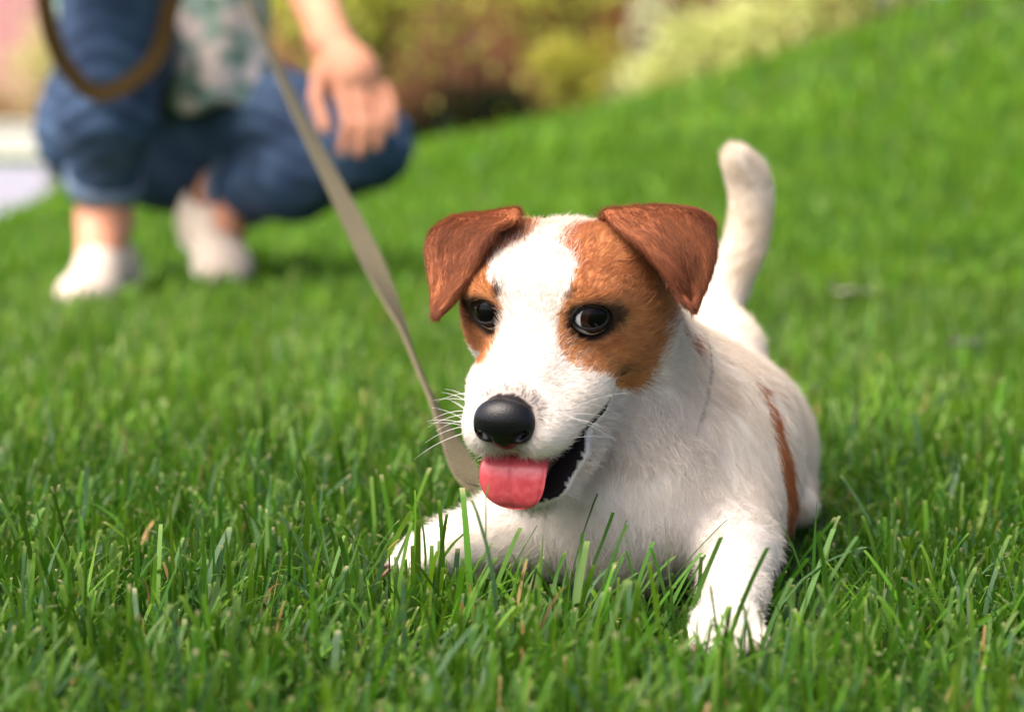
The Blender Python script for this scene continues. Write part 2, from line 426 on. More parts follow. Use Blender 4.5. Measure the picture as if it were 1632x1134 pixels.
KR, AR = P(184, -42, 3.13), P(167, 350, 3.24)           # bent right leg, foot flat
HRR, HL = P(190, 150, 3.58), P(330, 165, 3.60)
KL, AL = P(586, 232, 3.28), P(356, 308, 3.52)           # left knee low, heel raised
PEL = P(265, 190, 3.62); CH = np.array([-.47, 3.47, .60]); NK = np.array([-.46, 3.43, .80])
SHR, SHL = np.array([-.63, 3.46, .70]), np.array([-.30, 3.44, .70])
ER, EL = np.array([-.62, 3.24, .52]), P(468, -95, 3.36)
WR_, WL = P(262, -160, 3.10), P(527, 72, 3.19)
person = empty('person', (-.5, 3.4, 0), 'person crouching in blue jeans, a floral green blouse and cream shoes, holding the leash', 'person')
HDc = np.array([-.455, 3.36, .965])
skin_p = [
    (('c', PEL, CH, .10, .105), .05), (('c', CH, NK, .10, .045), .05), (('c', NK, HDc, .045, .05), .03),
    (('e', HDc + np.array([0, 0, .02]), (.072, .092, .105)), .03), (('e', HDc + np.array([0, -.045, -.055]), (.048, .05, .05)), .03),
    (('c', HDc + np.array([0, -.088, .02]), HDc + np.array([0, -.108, -.018]), .009, .013), .012),
    (('e', HDc + np.array([.074, .005, 0]), (.012, .022, .032)), .01), (('e', HDc + np.array([-.074, .005, 0]), (.012, .022, .032)), .01),
    (('c', SHR, CH, .05, .09), .05), (('c', SHL, CH, .05, .09), .05),
    (('c', SHR, ER, .046, .038), .03), (('c', ER, WR_, .038, .024), .02),
    (('c', SHL, EL, .046, .038), .03), (('c', EL, WL, .039, .026), .02),
    (('c', PEL, HRR, .10, .085), .04), (('c', PEL, HL, .10, .085), .04),
    (('c', HRR, KR, .078, .052), .03), (('c', KR, AR, .052, .034), .02),
    (('c', HL, KL, .078, .046), .03), (('c', KL, AL, .046, .035), .02),
    (('c', AR, AR + np.array([0, -.05, -.05]), .034, .03), .02), (('c', AL, AL + np.array([.01, -.06, -.05]), .034, .03), .02),
]
def hand(w_, palm, pr, fingers):
    skin_p.append((('c', w_, palm, .026, .024), .02)); skin_p.append((('e', palm, pr), .02))
    for pts, r in fingers:
        for a, b in zip(pts[:-1], pts[1:]): skin_p.append((('c', a, b, r * .9, r * .82), .002))
hand(WL, P(560, 122, 3.165), (.037, .019, .040), [
    ([P(510, 108, 3.16), P(503, 155, 3.14), P(518, 205, 3.13)], .0112),
    ([P(545, 150, 3.15), P(556, 196, 3.14), P(546, 240, 3.145)], .0100),
    ([P(572, 150, 3.15), P(582, 198, 3.14), P(573, 243, 3.145)], .0102),
    ([P(595, 146, 3.16), P(606, 188, 3.15), P(600, 232, 3.15)], .0095),
    ([P(614, 138, 3.17), P(625, 172, 3.16), P(624, 208, 3.16)], .0082)])
hp = P(290, -170, 3.06)
hand(WR_, hp, (.036, .026, .036), [
    ([hp + np.array([-.01, -.02, .03]), hp + np.array([.02, -.035, .045]), hp + np.array([.035, -.025, .02])], .011),
    ([hp + np.array([.02, -.01, .03]), hp + np.array([.05, -.03, .022]), hp + np.array([.03, -.05, .008])], .0098),
    ([hp + np.array([.022, -.01, .008]), hp + np.array([.055, -.028, 0]), hp + np.array([.034, -.05, -.012])], .0098),
    ([hp + np.array([.02, -.008, -.014]), hp + np.array([.05, -.026, -.022]), hp + np.array([.03, -.046, -.032])], .0092),
    ([hp + np.array([.012, -.006, -.032]), hp + np.array([.04, -.022, -.042]), hp + np.array([.024, -.038, -.05])], .0082)])
m_human = mat_noise('human_skin', srgb(206, 140, 106), srgb(222, 160, 128), 30, .55)
b_ = m_human.node_tree.nodes['Principled BSDF']; b_.inputs['Subsurface Weight'].default_value = .12; b_.inputs['Subsurface Radius'].default_value = (.01, .004, .002)
lo, hi = bounds(skin_p); sdf_obj('body', union(skin_p), lo, hi, .0042, m_human, person)

# jeans: rolled above the ankles
jp = [(('c', PEL + np.array([0, .02, -.01]), P(200, 175, 3.6), .115, .10), .05), (('c', PEL, HL, .115, .10), .05), (('e', P(150, 205, 3.55), (.085, .10, .09)), .03),
      (('c', HRR, KR, .094, .068), .03), (('c', HL, KL, .094, .058), .03), (('e', P(310, 235, 3.60), (.12, .09, .085)), .04)]
jr = [(('c', KR, P(172, 180, 3.17), .067, .060), .02), (('c', P(172, 180, 3.17), P(166, 300, 3.235), .060, .043), .02)]
jl = [(('c', KL, P(470, 285, 3.38), .058, .056), .02), (('c', P(470, 285, 3.38), P(388, 303, 3.49), .056, .046), .02)]
fj, fjr, fjl = union(jp), union(jr), union(jl)
axl = (P(388, 303, 3.49) - P(470, 285, 3.38)); axl /= np.linalg.norm(axl); axr = P(166, 300, 3.235) - P(172, 180, 3.17); axr /= np.linalg.norm(axr)
waist = PEL + np.array([0, 0, .10])
def jeans(p):
    d = np.maximum(fj(p), p[:, 2] - np.where(p[:, 1] > 3.48, waist[2], 9))
    d = smin(d, np.maximum(fjr(p), (p - P(165, 308, 3.24)) @ axr), .02)
    d = smin(d, np.maximum(fjl(p), (p - P(372, 306, 3.51)) @ axl), .012)
    return d + .0024 * np.sin(p[:, 2] * 190 + 3 * np.sin(p[:, 0] * 40)) * np.clip(1 - np.abs(p[:, 2] - .26) / .16, 0, 1)
jp = jp + jr + jl
m_denim = mat_noise('blue_denim', srgb(34, 52, 80), srgb(72, 96, 126), 16, .85, .5, c3=srgb(50, 72, 102))
lo, hi = bounds(jp); jo = sdf_obj('jeans', jeans, lo, hi, .005, m_denim, person)
m_cuff = mat_noise('denim_cuff', srgb(86, 106, 128), srgb(112, 130, 150), 30, .85, .4)
def ring_obj(name, c, ax, r0, r1, w_, mat, par):
    e1 = np.cross(ax, [.2, 1, .1]); e1 /= np.linalg.norm(e1); e2 = np.cross(ax, e1); V = []
    for k in range(40):
        th = 2 * math.pi * k / 40; d = math.cos(th) * e1 + math.sin(th) * e2; wv = 1 + .015 * math.sin(5 * th)
        for o, r in ((-w_ / 2, r0), (-w_ / 2, r0 + .004), (w_ / 2, r1 + .004), (w_ / 2, r1)): V.append(c + ax * o + d * r * wv)
    f = np.concatenate([grid_faces(40, 4, True), np.array([[k * 4 + 3, ((k + 1) % 40) * 4 + 3, ((k + 1) % 40) * 4, k * 4] for k in range(40)])])
    return obj_np(name, V, f, mat, par)
ring_obj('cuff', P(166, 290, 3.23), axr, .0475, .0455, .026, m_cuff, jo)
ring_obj('cuff', P(384, 304, 3.495), axl, .050, .048, .026, m_cuff, jo)

# floral blouse with short sleeves
bp_ = [(('e', P(255, 40, 3.54), (.158, .105, .19)), .03), (('c', P(250, -100, 3.52), CH + np.array([0, 0, .05]), .125, .12), .05),
       (('c', CH + np.array([0, .01, .08]), NK + np.array([0, .01, -.04]), .11, .055), .04),
       (('c', SHR, CH, .06, .10), .05), (('c', SHL, CH, .06, .10), .05),
       (('c', SHR, SHR * .45 + ER * .55, .06, .056), .03), (('c', SHL, SHL * .45 + EL * .55, .06, .056), .03),
       (('c', P(345, -40, 3.43), P(352, 175, 3.44), .07, .066), .03)]
fb_ = union(bp_)
def blouse(p):
    d = fb_(p) + .004 * np.sin(p[:, 0] * 95 + 2 * np.sin(p[:, 2] * 12))
    return np.maximum(d, .268 + .008 * np.sin(p[:, 0] * 60) - p[:, 2])
m_bl, t_, b_ = nodes('floral_cloth', .85)
tc = t_.nodes.new('ShaderNodeTexCoord')
def vor(scale, off):
    mp = t_.nodes.new('ShaderNodeMapping'); mp.inputs['Location'].default_value = (off, off * .7, off * .3)
    v = t_.nodes.new('ShaderNodeTexVoronoi'); v.inputs['Scale'].default_value = scale
    t_.links.new(tc.outputs['Object'], mp.inputs[0]); t_.links.new(mp.outputs[0], v.inputs['Vector']); return v
def step(src, a, b):
    r = t_.nodes.new('ShaderNodeMapRange'); r.inputs['From Min'].default_value = a; r.inputs['From Max'].default_value = b
    r.inputs['To Min'].default_value = 1; r.inputs['To Max'].default_value = 0; t_.links.new(src, r.inputs['Value']); return r.outputs[0]
def mix(fac, a, b):
    m = t_.nodes.new('ShaderNodeMix'); m.data_type = 'RGBA'; t_.links.new(fac, m.inputs['Factor'])
    for s, v in (('A', a), ('B', b)):
        i = [k for k in m.inputs if k.name == s and k.type == 'RGBA'][0]
        if isinstance(v, tuple): i.default_value = (*v, 1)
        else: t_.links.new(v, i)
    return [o for o in m.outputs if o.type == 'RGBA'][0]
c = mix(step(vor(30, 3).outputs['Distance'], .30, .36), srgb(146, 170, 158), srgb(84, 120, 102))
c = mix(step(vor(25, 0).outputs['Distance'], .40, .50), c, srgb(226, 212, 206))
c = mix(step(vor(25, 0).outputs['Distance'], .07, .11), c, srgb(186, 150, 96))
t_.links.new(c, b_.inputs['Base Color'])
lo, hi = bounds(bp_); sdf_obj('blouse', blouse, lo, hi, .005, m_bl, person)

# hair
hp_ = [(('e', HDc + np.array([0, .018, .035]), (.085, .098, .102)), .02), (('c', HDc + np.array([0, .07, 0]), HDc + np.array([0, .085, -.20]), .065, .045), .03)]
fh = union(hp_)
def hair(p):
    q = p - HDc
    d = fh(p) + .0016 * np.sin(np.arctan2(q[:, 0], q[:, 1]) * 60)
    face = np.maximum(np.linalg.norm((q - np.array([0, -.09, -.03])) / np.array([1, 1.1, 1.25]), axis=1) - .075, q[:, 1] - .0)
    return np.maximum(d, -face)
lo, hi = bounds(hp_); sdf_obj('hair', hair, lo, hi, .004, mat_noise('brown_hair', srgb(70, 44, 30), srgb(110, 72, 48), 80, .5, .5), person)

# cream slip-on shoes
m_up = mat_noise('cream_canvas', srgb(206, 188, 170), srgb(220, 204, 186), 60, .85, .5)
m_sole = mat_noise('white_rubber', srgb(206, 202, 194), srgb(220, 216, 208), 40, .55, .2)
def shoe(heel, toe):
    fw = (toe - heel); L = np.linalg.norm(fw); fw /= L
    sx = np.cross(fw, [0, 0, 1.]); sx /= np.linalg.norm(sx); uz = np.cross(sx, fw)
    M = np.stack([sx, fw, uz], 1)
    W = lambda x, y, z: heel + M @ np.array([x, y, z])
    pr = [(('c', W(0, .035, .040), W(0, L - .05, .026), .034, .028), .01), (('e', W(.002, L - .055, .024), (.039, .060, .032), M), .02),
          (('e', W(0, .035, .045), (.036, .045, .045), M), .02), (('c', W(0, .05, .07), W(0, .11, .055), .034, .032), .02)]
    f0 = union(pr)
    def up(p):
        q = (p - heel) @ M
        d = np.maximum(f0(p), -q[:, 2] + .012)
        hole = sd_prim(p, ('e', W(0, .052, .105), (.030, .052, .045), M))
        return np.maximum(d, -hole)
    def so_(p):
        q = (p - heel) @ M
        d = f0(p * np.array([1, 1, 1])) - .004
        return np.maximum(np.maximum(d, q[:, 2] - .016), -q[:, 2] - .002)
    lo, hi = bounds(pr)
    s = bpy.data.objects.new('shoe', None); s.location = Vector(heel); COL.objects.link(s); s.parent = person; s.matrix_parent_inverse = parent_matrix(person).inverted()
    sdf_obj('upper', up, lo, hi, .004, m_up, s); sdf_obj('sole', so_, lo, hi, .0035, m_sole, s)
    for k in range(3):
        a, b = W(-.022, .115 + k * .017, .064 - k * .006), W(.022, .115 + k * .017, .064 - k * .006)
        m_ = (a + b) / 2 + uz * .012
        v, f = tube_vf(catmull([a, m_, b], 8), .0028, 6); obj_np('lace', v, f, m_sole, s)
g0 = float(terr(-.54, 3.2))
shoe(np.array([AR[0] + .006, AR[1] + .045, g0 + .006]), np.array([AR[0] - .004, AR[1] - .175, g0 + .006]))
tl = P(372, 440, 3.40); tl[2] = float(terr(tl[0], tl[1])) + .008
shoe(P(312, 382, 3.585), tl)
# ---------------------------------------------------------------- dog
def head_frame(yaw, pitch, roll):
    cy, sy = math.cos(yaw), math.sin(yaw)
    left = np.array([cy, -sy, 0.]); fwd = np.array([-sy, -cy, 0.]); up = np.array([0, 0, 1.])
    f2 = fwd * math.cos(pitch) - up * math.sin(pitch); u2 = up * math.cos(pitch) + fwd * math.sin(pitch)
    l3 = left * math.cos(roll) + u2 * math.sin(roll); u3 = u2 * math.cos(roll) - left * math.sin(roll)
    return np.stack([l3, f2, u3], 1)
HR = head_frame(R(20.8), R(21.5), R(-1.4))
HO = P(860, 500, 1.14)
HS = 0.01
def hw(x, y, z): return HO + HR @ (np.array([x, y, z], float) * HS)        # head-local cm -> scene
def to_head(p): return ((p - HO) @ HR) / HS

EYE_R = .98
EYES = [np.array([-2.32, -.40, -.06]), np.array([2.32, -.40, -.06])]

HEAD = [  # head-local centimetres: prim, blend
    (('e', (0, -3.3, -.1), (4.35, 4.2, 2.75)), .6),
    (('e', (0, -2.2, .8), (3.4, 2.7, 1.95)), 1.0),
    (('e', (2.5, -3.3, 1.75), (1.6, 1.5, 1.15)), 1.0),
    (('e', (-2.5, -3.3, 1.75), (1.6, 1.5, 1.15)), 1.0),
    (('e', (2.75, -3.5, -1.7), (2.15, 3.1, 3.0)), 1.4),
    (('e', (-2.75, -3.5, -1.7), (2.15, 3.1, 3.0)), 1.4),
    (('e', (2.25, -.9, .65), (1.5, 1.5, 1.15)), .9),
    (('e', (-2.25, -.9, .65), (1.5, 1.5, 1.15)), .9),
    (('c', (0, -.6, -1.9), (0, 3.9, -3.0), 2.35, 1.75), 1.3),
    (('e', (1.2, 3.6, -3.6), (1.5, 2.3, 1.45)), .7),
    (('e', (-1.2, 3.6, -3.6), (1.5, 2.3, 1.45)), .7),
    (('e', (1.95, .9, -3.3), (1.45, 2.4, 1.6)), .9),
    (('e', (-1.95, .9, -3.3), (1.45, 2.4, 1.6)), .9),
    (('c', (0, -2.4, -5.2), (0, 2.9, -7.5), 2.35, 1.1), .5),
    (('e', (0, 2.9, -7.3), (1.45, 1.6, .9)), .5),
    (('e', (1.6, -.8, -5.2), (1.25, 2.2, 1.4)), .8),
    (('e', (1.55, 1.3, -6.0), (1.05, 2.1, .95)), .5),
    (('e', (-1.55, 1.3, -6.0), (1.05, 2.1, .95)), .5),
    (('e', (1.15, 2.7, -6.75), (.85, 1.7, .95)), .5),
    (('e', (-1.15, 2.7, -6.75), (.85, 1.7, .95)), .5),
    (('e', (-1.6, -.8, -5.2), (1.25, 2.2, 1.4)), .8),
]
MC = np.array([-1.1, -3.6])        # mouth corner (y, z) in the head frame
UP_D = np.array([6.5, -1.25]); LO_D = np.array([5.3, -3.6])
def low_z(y):
    """height of the lower lip edge at y, bowed up in the middle"""
    t = np.clip((y - MC[0]) / LO_D[0], 0, 1.2)
    return MC[1] + LO_D[1] * t + .60 * np.sin(np.pi * np.clip(t, 0, 1)) ** 1.0
def wedge(l):
    y, z = l[:, 1] - MC[0], l[:, 2] - MC[1]
    nu = np.array([-UP_D[1], UP_D[0]]) / np.linalg.norm(UP_D)       # above the upper lip line
    bow = .10 * np.sin(np.clip(y / 5.5, 0, 1) * np.pi)
    du = y * nu[0] + z * nu[1] - bow                # >0 above upper line
    dl = (low_z(l[:, 1]) - l[:, 2]) * .84           # >0 below the lower lip
    return np.maximum(np.maximum(du, dl), -y) - .10

def lower_lip(l):
    return (low_z(l[:, 1]) - l[:, 2]) * .84

def sd_head(l):
    d = None
    for q, k in HEAD:
        e = sd_prim(l, q)
        d = e if d is None else smin(d, e, k)
    for c in EYES:                                   # sockets
        d = smax(d, -(np.linalg.norm(l - (c + np.array([0, .25, 0])), axis=1) - (EYE_R + .06)), .35)
    d = smax(d, -wedge(l), .12)
    return d

SH = P(1135, 745, 1.235)
B_ = []   # body prims in metres: prim, blend, hair length (m), comb direction
def bp(q, k, hl, cd): B_.append((q, k, hl, np.asarray(cd, float) / np.linalg.norm(cd)))
back = P(1163, 640, 1.49) - P(1085, 690, 1.25)
bp(('c', hw(0, -4.7, -3.0), P(1078, 695, 1.25), .039, .049), .02, .009, (.15, .35, -1))
bp(('c', hw(0, -3.4, -4.0), P(1005, 735, 1.205), .027, .041), .02, .010, (.1, -.2, -1))
bp(('e', P(1080, 755, 1.245), (.053, .058, .057)), .025, .009, (.2, .2, -1))
bp(('e', P(985, 800, 1.20), (.041, .04, .039)), .02, .009, (0, -.2, -1))
bp(('c', P(1090, 735, 1.26), P(1135, 695, 1.37), .050, .043), .03, .009, back + np.array([0, 0, -.15]))
bp(('c', P(1135, 695, 1.37), P(1153, 682, 1.47), .043, .045), .03, .009, back + np.array([0, 0, -.1]))
bp(('e', SH, (.033, .045, .045)), .02, .008, (.25, .2, -1))
bp(('c', P(1148, 795, 1.225), P(1174, 880, 1.18), .027, .0168), .02, .0075, (.2, -.1, -1))
bp(('c', P(1174, 880, 1.18), P(1166, 958, 1.09), .0168, .0136), .012, .005, (-.05, -1, -.4))
bp(('e', P(1228, 735, 1.45), (.024, .05, .040)), .02, .009, (.2, .3, -1))
bp(('e', P(1085, 710, 1.49), (.03, .05, .043)), .02, .011, (-.2, .3, -1))
bp(('c', P(1235, 775, 1.47), P(1270, 805, 1.37), .016, .012), .012, .006, (.1, -1, -.1))
bp(('c', P(1060, 775, 1.50), P(1010, 805, 1.40), .016, .012), .012, .006, (-.1, -1, -.1))
tail_px = catmull([(1160, 565, 1.49), (1142, 512, 1.515), (1160, 452, 1.525), (1186, 392, 1.52), (1197, 335, 1.515), (1192, 285, 1.51), (1174, 252, 1.50)], 19)
tail_r = np.interp(np.linspace(0, 1, 19), [0, .15, .5, .85, 1], [.022, .0128, .0118, .0112, .0085])
for k in range(18):
    bp(('c', P(*tail_px[k]), P(*tail_px[k + 1]), tail_r[k], tail_r[k + 1]), .004 if k > 2 else .012, .008, P(*tail_px[k + 1]) - P(*tail_px[k]))
bp(('c', P(935, 790, 1.225), P(850, 825, 1.21), .034, .021), .02, .009, (-1, 0, -.5))
bp(('c', P(850, 828, 1.21), P(732, 866, 1.20), .021, .0145), .012, .006, (-1, 0, -.3))
# paws: pad, then four toes each
PAWS = [(P(1158, 995, 1.062), np.array([-.06, -1., -.22]), np.array([1, -.06, 0.])),
        (P(692, 882, 1.197), np.array([-.95, -.35, -.12]), np.array([-.33, .94, 0.]))]
TOES = []
for c, fw, sd_ in PAWS:
    fw = fw / np.linalg.norm(fw); sd_ = sd_ / np.linalg.norm(sd_)
    rot = np.stack([sd_, fw, np.cross(sd_, fw)], 1)
    bp(('e', c, (.0155, .020, .0120), rot), .008, .0035, fw)
    for k, (o, ln) in enumerate([(-.0125, .013), (-.0043, .0175), (.0043, .0175), (.0125, .013)]):
        a = c + sd_ * o * .85 + fw * .006; b = c + sd_ * o * 1.08 + fw * ln + np.array([0, 0, -.002])
        bp(('c', a, b, .0060, .0054), .0018, .0026, fw)
        TOES.append((b, fw))

def sd_dog(p):
    p = np.asarray(p)
    l = to_head(p)
    d = sd_head(l) * HS
    for q, k, hl, cd in B_:
        kk = k
        e = sd_prim(p, q)
        # the neck blends into the skull but must not fill the open mouth
        if k >= .018: kk = k * np.clip((-.5 - l[:, 1]) / 3.0, .12, 1.0) if q is B_[0][0] or q is B_[1][0] else k
        d = smin(d, e, kk)
    # reopen the mouth
    m = np.maximum(wedge(l), np.maximum(np.abs(l[:, 0]) - 3.6, l[:, 1] - 8)) * HS
    m = np.maximum(m, (-l[:, 2] - 9) * HS)
    return smax(d, -m, .0010)

def raydepth(px, py, d0=.95, d1=1.75):
    """depth at which the ray through a pixel meets the dog"""
    d = d0; v = CF + (px - 816) / F_PX * CR + (567 - py) / F_PX * CU
    for _ in range(200):
        s = float(sd_dog((CC + d * v)[None])[0])
        if s < 2e-4: return d
        d += s * .7
        if d > d1: return None
    return d
# ---- coat pattern, in head-local centimetres and body points
PATCH_L = np.array([(.15, 3.3), (.3, 2.98), (.8, 2.8), (1.7, 2.5), (1.92, 1.95), (1.58, 1.2), (1.16, .25), (1.2, -.4), (1.47, -.9), (1.9, -1.35),
                    (2.4, -1.75), (2.4, -4.6), (3.9, -4.6), (4.5, -3.6), (4.9, -2.5), (5.0, -1.8), (7, -1), (7, 7), (.15, 7)])
PATCH_R = np.array([(-.4, 3.3), (-.55, 3.0), (-1.6, 2.75), (-2.45, 2.3), (-2.45, 1.8), (-1.6, 1.2), (-1.42, .4), (-1.65, -.5),
                    (-2.0, -1.1), (-2.4, -2.2), (-3.9, -2.6), (-5, -2.8), (-7, -2.0), (-7, 7), (-.4, 7)])
def in_poly(x, y, poly):
    r = np.zeros(len(x), bool); j = len(poly) - 1
    for i in range(len(poly)):
        xi, yi = poly[i]; xj, yj = poly[j]
        c = ((yi > y) != (yj > y)) & (x < (xj - xi) * (y - yi) / (yj - yi + 1e-12) + xi)
        r ^= c; j = i
    return r
rng = np.random.default_rng(7)
WHITE = np.array([.80, .765, .72]); CREAM = np.array([.80, .66, .48])
BROWN = np.array(srgb(184, 117, 72)); TAN = np.array(srgb(208, 150, 96)); DKBR = np.array(srgb(132, 74, 48)); EARB = np.array(srgb(162, 98, 60)); LIP = np.array([.018, .013, .013])
def wob(p, s, seed):
    r = np.random.default_rng(seed); o = 0
    for k in range(5):
        v = r.normal(size=3) * s * (1.5 ** k); o = o + np.sin(p @ v + r.uniform(0, 6.28)) / (1.35 ** k)
    return o / 2.6
FLANK = []
for px, py in [(1212, 615), (1232, 655), (1246, 700), (1256, 745), (1262, 785), (1266, 815)]:
    dd = raydepth(px, py); FLANK.append(P(px, py, dd if dd else 1.42))
FLANK = np.array(FLANK)
SPOT = P(1103, 540, raydepth(1103, 540) or 1.25)
def coat(p, ear, jit=0.0):
    l = to_head(p); n = len(p)
    j = rng.normal(size=(n, 2)) * jit
    x, z, y = l[:, 0] + j[:, 0], l[:, 2] + j[:, 1], l[:, 1]
    c = np.tile(WHITE, (n, 1)); cr = np.clip(.45 + .35 * wob(p, 40, 3), 0, 1)[:, None] * .45
    cr = cr + .30 * np.clip((-l[:, 1] - 2) / 4, 0, 1)[:, None]  # warm reflected light painted on neck, chest and body, over some cream pigment
    c = c * (1 - cr) + CREAM * cr
    e = wob(l, 1.6, 5) * .06
    br = (in_poly(x + e, z + e, PATCH_L) | in_poly(x + e, z - e, PATCH_R)) & (y > -5.6 + .25 * z + e * 3) & (l[:, 2] > -4.7) & (y < 1.75 + e * 2 + 1.3 * (np.minimum(z, -1.2) + 1.85))
    g = np.clip(.5 + wob(l, 1.1, 9) * .45 - z * .12, 0, 1)[:, None]
    bc = BROWN * (1 - g) + TAN * g
    c = np.where(br[:, None], bc, c)
    # dark brow marks and rims round the eyes, dark edge of the nose
    for k, q in enumerate(EYES):
        s = -1 if k == 0 else 1
        dd = np.linalg.norm((l - q) * np.array([.82, .8, 1.0]), axis=1)
        f = np.clip((1.36 - dd) / .22, 0, 1)[:, None] * (br[:, None] * .75 + .2)
        c = c * (1 - f) + LIP * f
        m = np.array([s * 1.75, .7, 1.35])
        dm = np.linalg.norm((l - m) * np.array([1.5, 1, 1.1]), axis=1)
        f = np.clip((.55 - dm + .2 * wob(l, 6, 2)) / .3, 0, 1)[:, None] * .75
        c = c * (1 - f) + LIP * 2 * f
    dn = np.linalg.norm((l - np.array([0, 5.2, -2.75])) * np.array([.95, 1, 1.05]), axis=1)
    f = np.clip((1.75 - dn) / .3, 0, 1)[:, None] * .65; c = c * (1 - f) + np.array([.16, .11, .09]) * f
    c[dn < 1.25] = LIP
    # mouth edges
    w = wedge(l); mo = (w < .16) & (np.abs(l[:, 0]) < 3.9) & (l[:, 1] < 8) & (l[:, 1] > MC[0] - .1) & (l[:, 2] > -8.5)
    mo |= (lower_lip(l) < .2) & (lower_lip(l) > 0) & (np.abs(l[:, 0]) < 3.9) & (y > MC[0] + .6) & (y < 8) & (l[:, 2] > -8.5)
    c[mo] = LIP
    mk = np.linalg.norm(l - np.array([3.5, -.9, -3.2]), axis=1)
    f = np.clip((.75 - mk) / .5, 0, 1)[:, None] * .6; c = c * (1 - f) + LIP * 3 * f
    # flank patch and the small neck spot
    db = np.full(n, 9.0)
    for a, b in zip(FLANK[:-1], FLANK[1:]): db = np.minimum(db, sd_prim(p, ('c', a, b, .0, .0)))
    wd = np.clip(.0028 + (FLANK[0][2] - p[:, 2]) * .10, .0015, .0095)
    c = np.where((db < wd + .002 * wob(p, 160, 4))[:, None], BROWN * .9, c)
    c = np.where((np.linalg.norm((p - SPOT) * np.array([1.6, 1, .6]), axis=1) < .004)[:, None], BROWN, c)
    if ear.any():
        g = np.clip(.45 + .5 * wob(p, 70, 8), 0, 1)[:, None]
        g2 = np.clip(.3 + .8 * wob(p, 25, 18), 0, 1)[:, None]; c = np.where(ear[:, None], (EARB * (1 - g) + DKBR * g) * (1 - .12 * g2), c)
    return c, mo

# ---- body surface
lo = np.array([-.08, 1.0, -.01]); hi = np.array([.20, 1.62, .235])
BV, BQ = surface_nets(sd_dog, lo, hi, .0019)
BV = lap_smooth(BV, BQ, 2, .4)
n0 = len(BV)
comb = np.zeros((n0, 3)); hl = np.zeros(n0); best = np.full(n0, 9.0)
LH = to_head(BV)
sh = sd_head(LH) * HS
hd = LH - np.array([0, 7.0, -2.6]); hd[:, 2] += .10 * np.abs(LH[:, 0]) * -1.0
hd /= np.linalg.norm(hd, axis=1, keepdims=True)
comb[:] = hd @ HR.T
yl = LH[:, 1]
hl[:] = np.interp(yl, [-8, -5, -2.5, 0, 3, 5.5], [.011, .009, .0055, .0045, .0042, .0030])
hl = np.where((LH[:, 2] < -4.0), np.maximum(hl, np.interp(LH[:, 2], [-6, -4], [.0085, .006])), hl)
best = sh - .004
for q, k, hh, cd in B_:
    e = sd_prim(BV, q); m = e < best
    best = np.where(m, e, best); comb[m] = cd; hl[m] = hh
comb = lap_smooth(comb, BQ, 25); hl = lap_smooth(hl[:, None], BQ, 15)[:, 0]

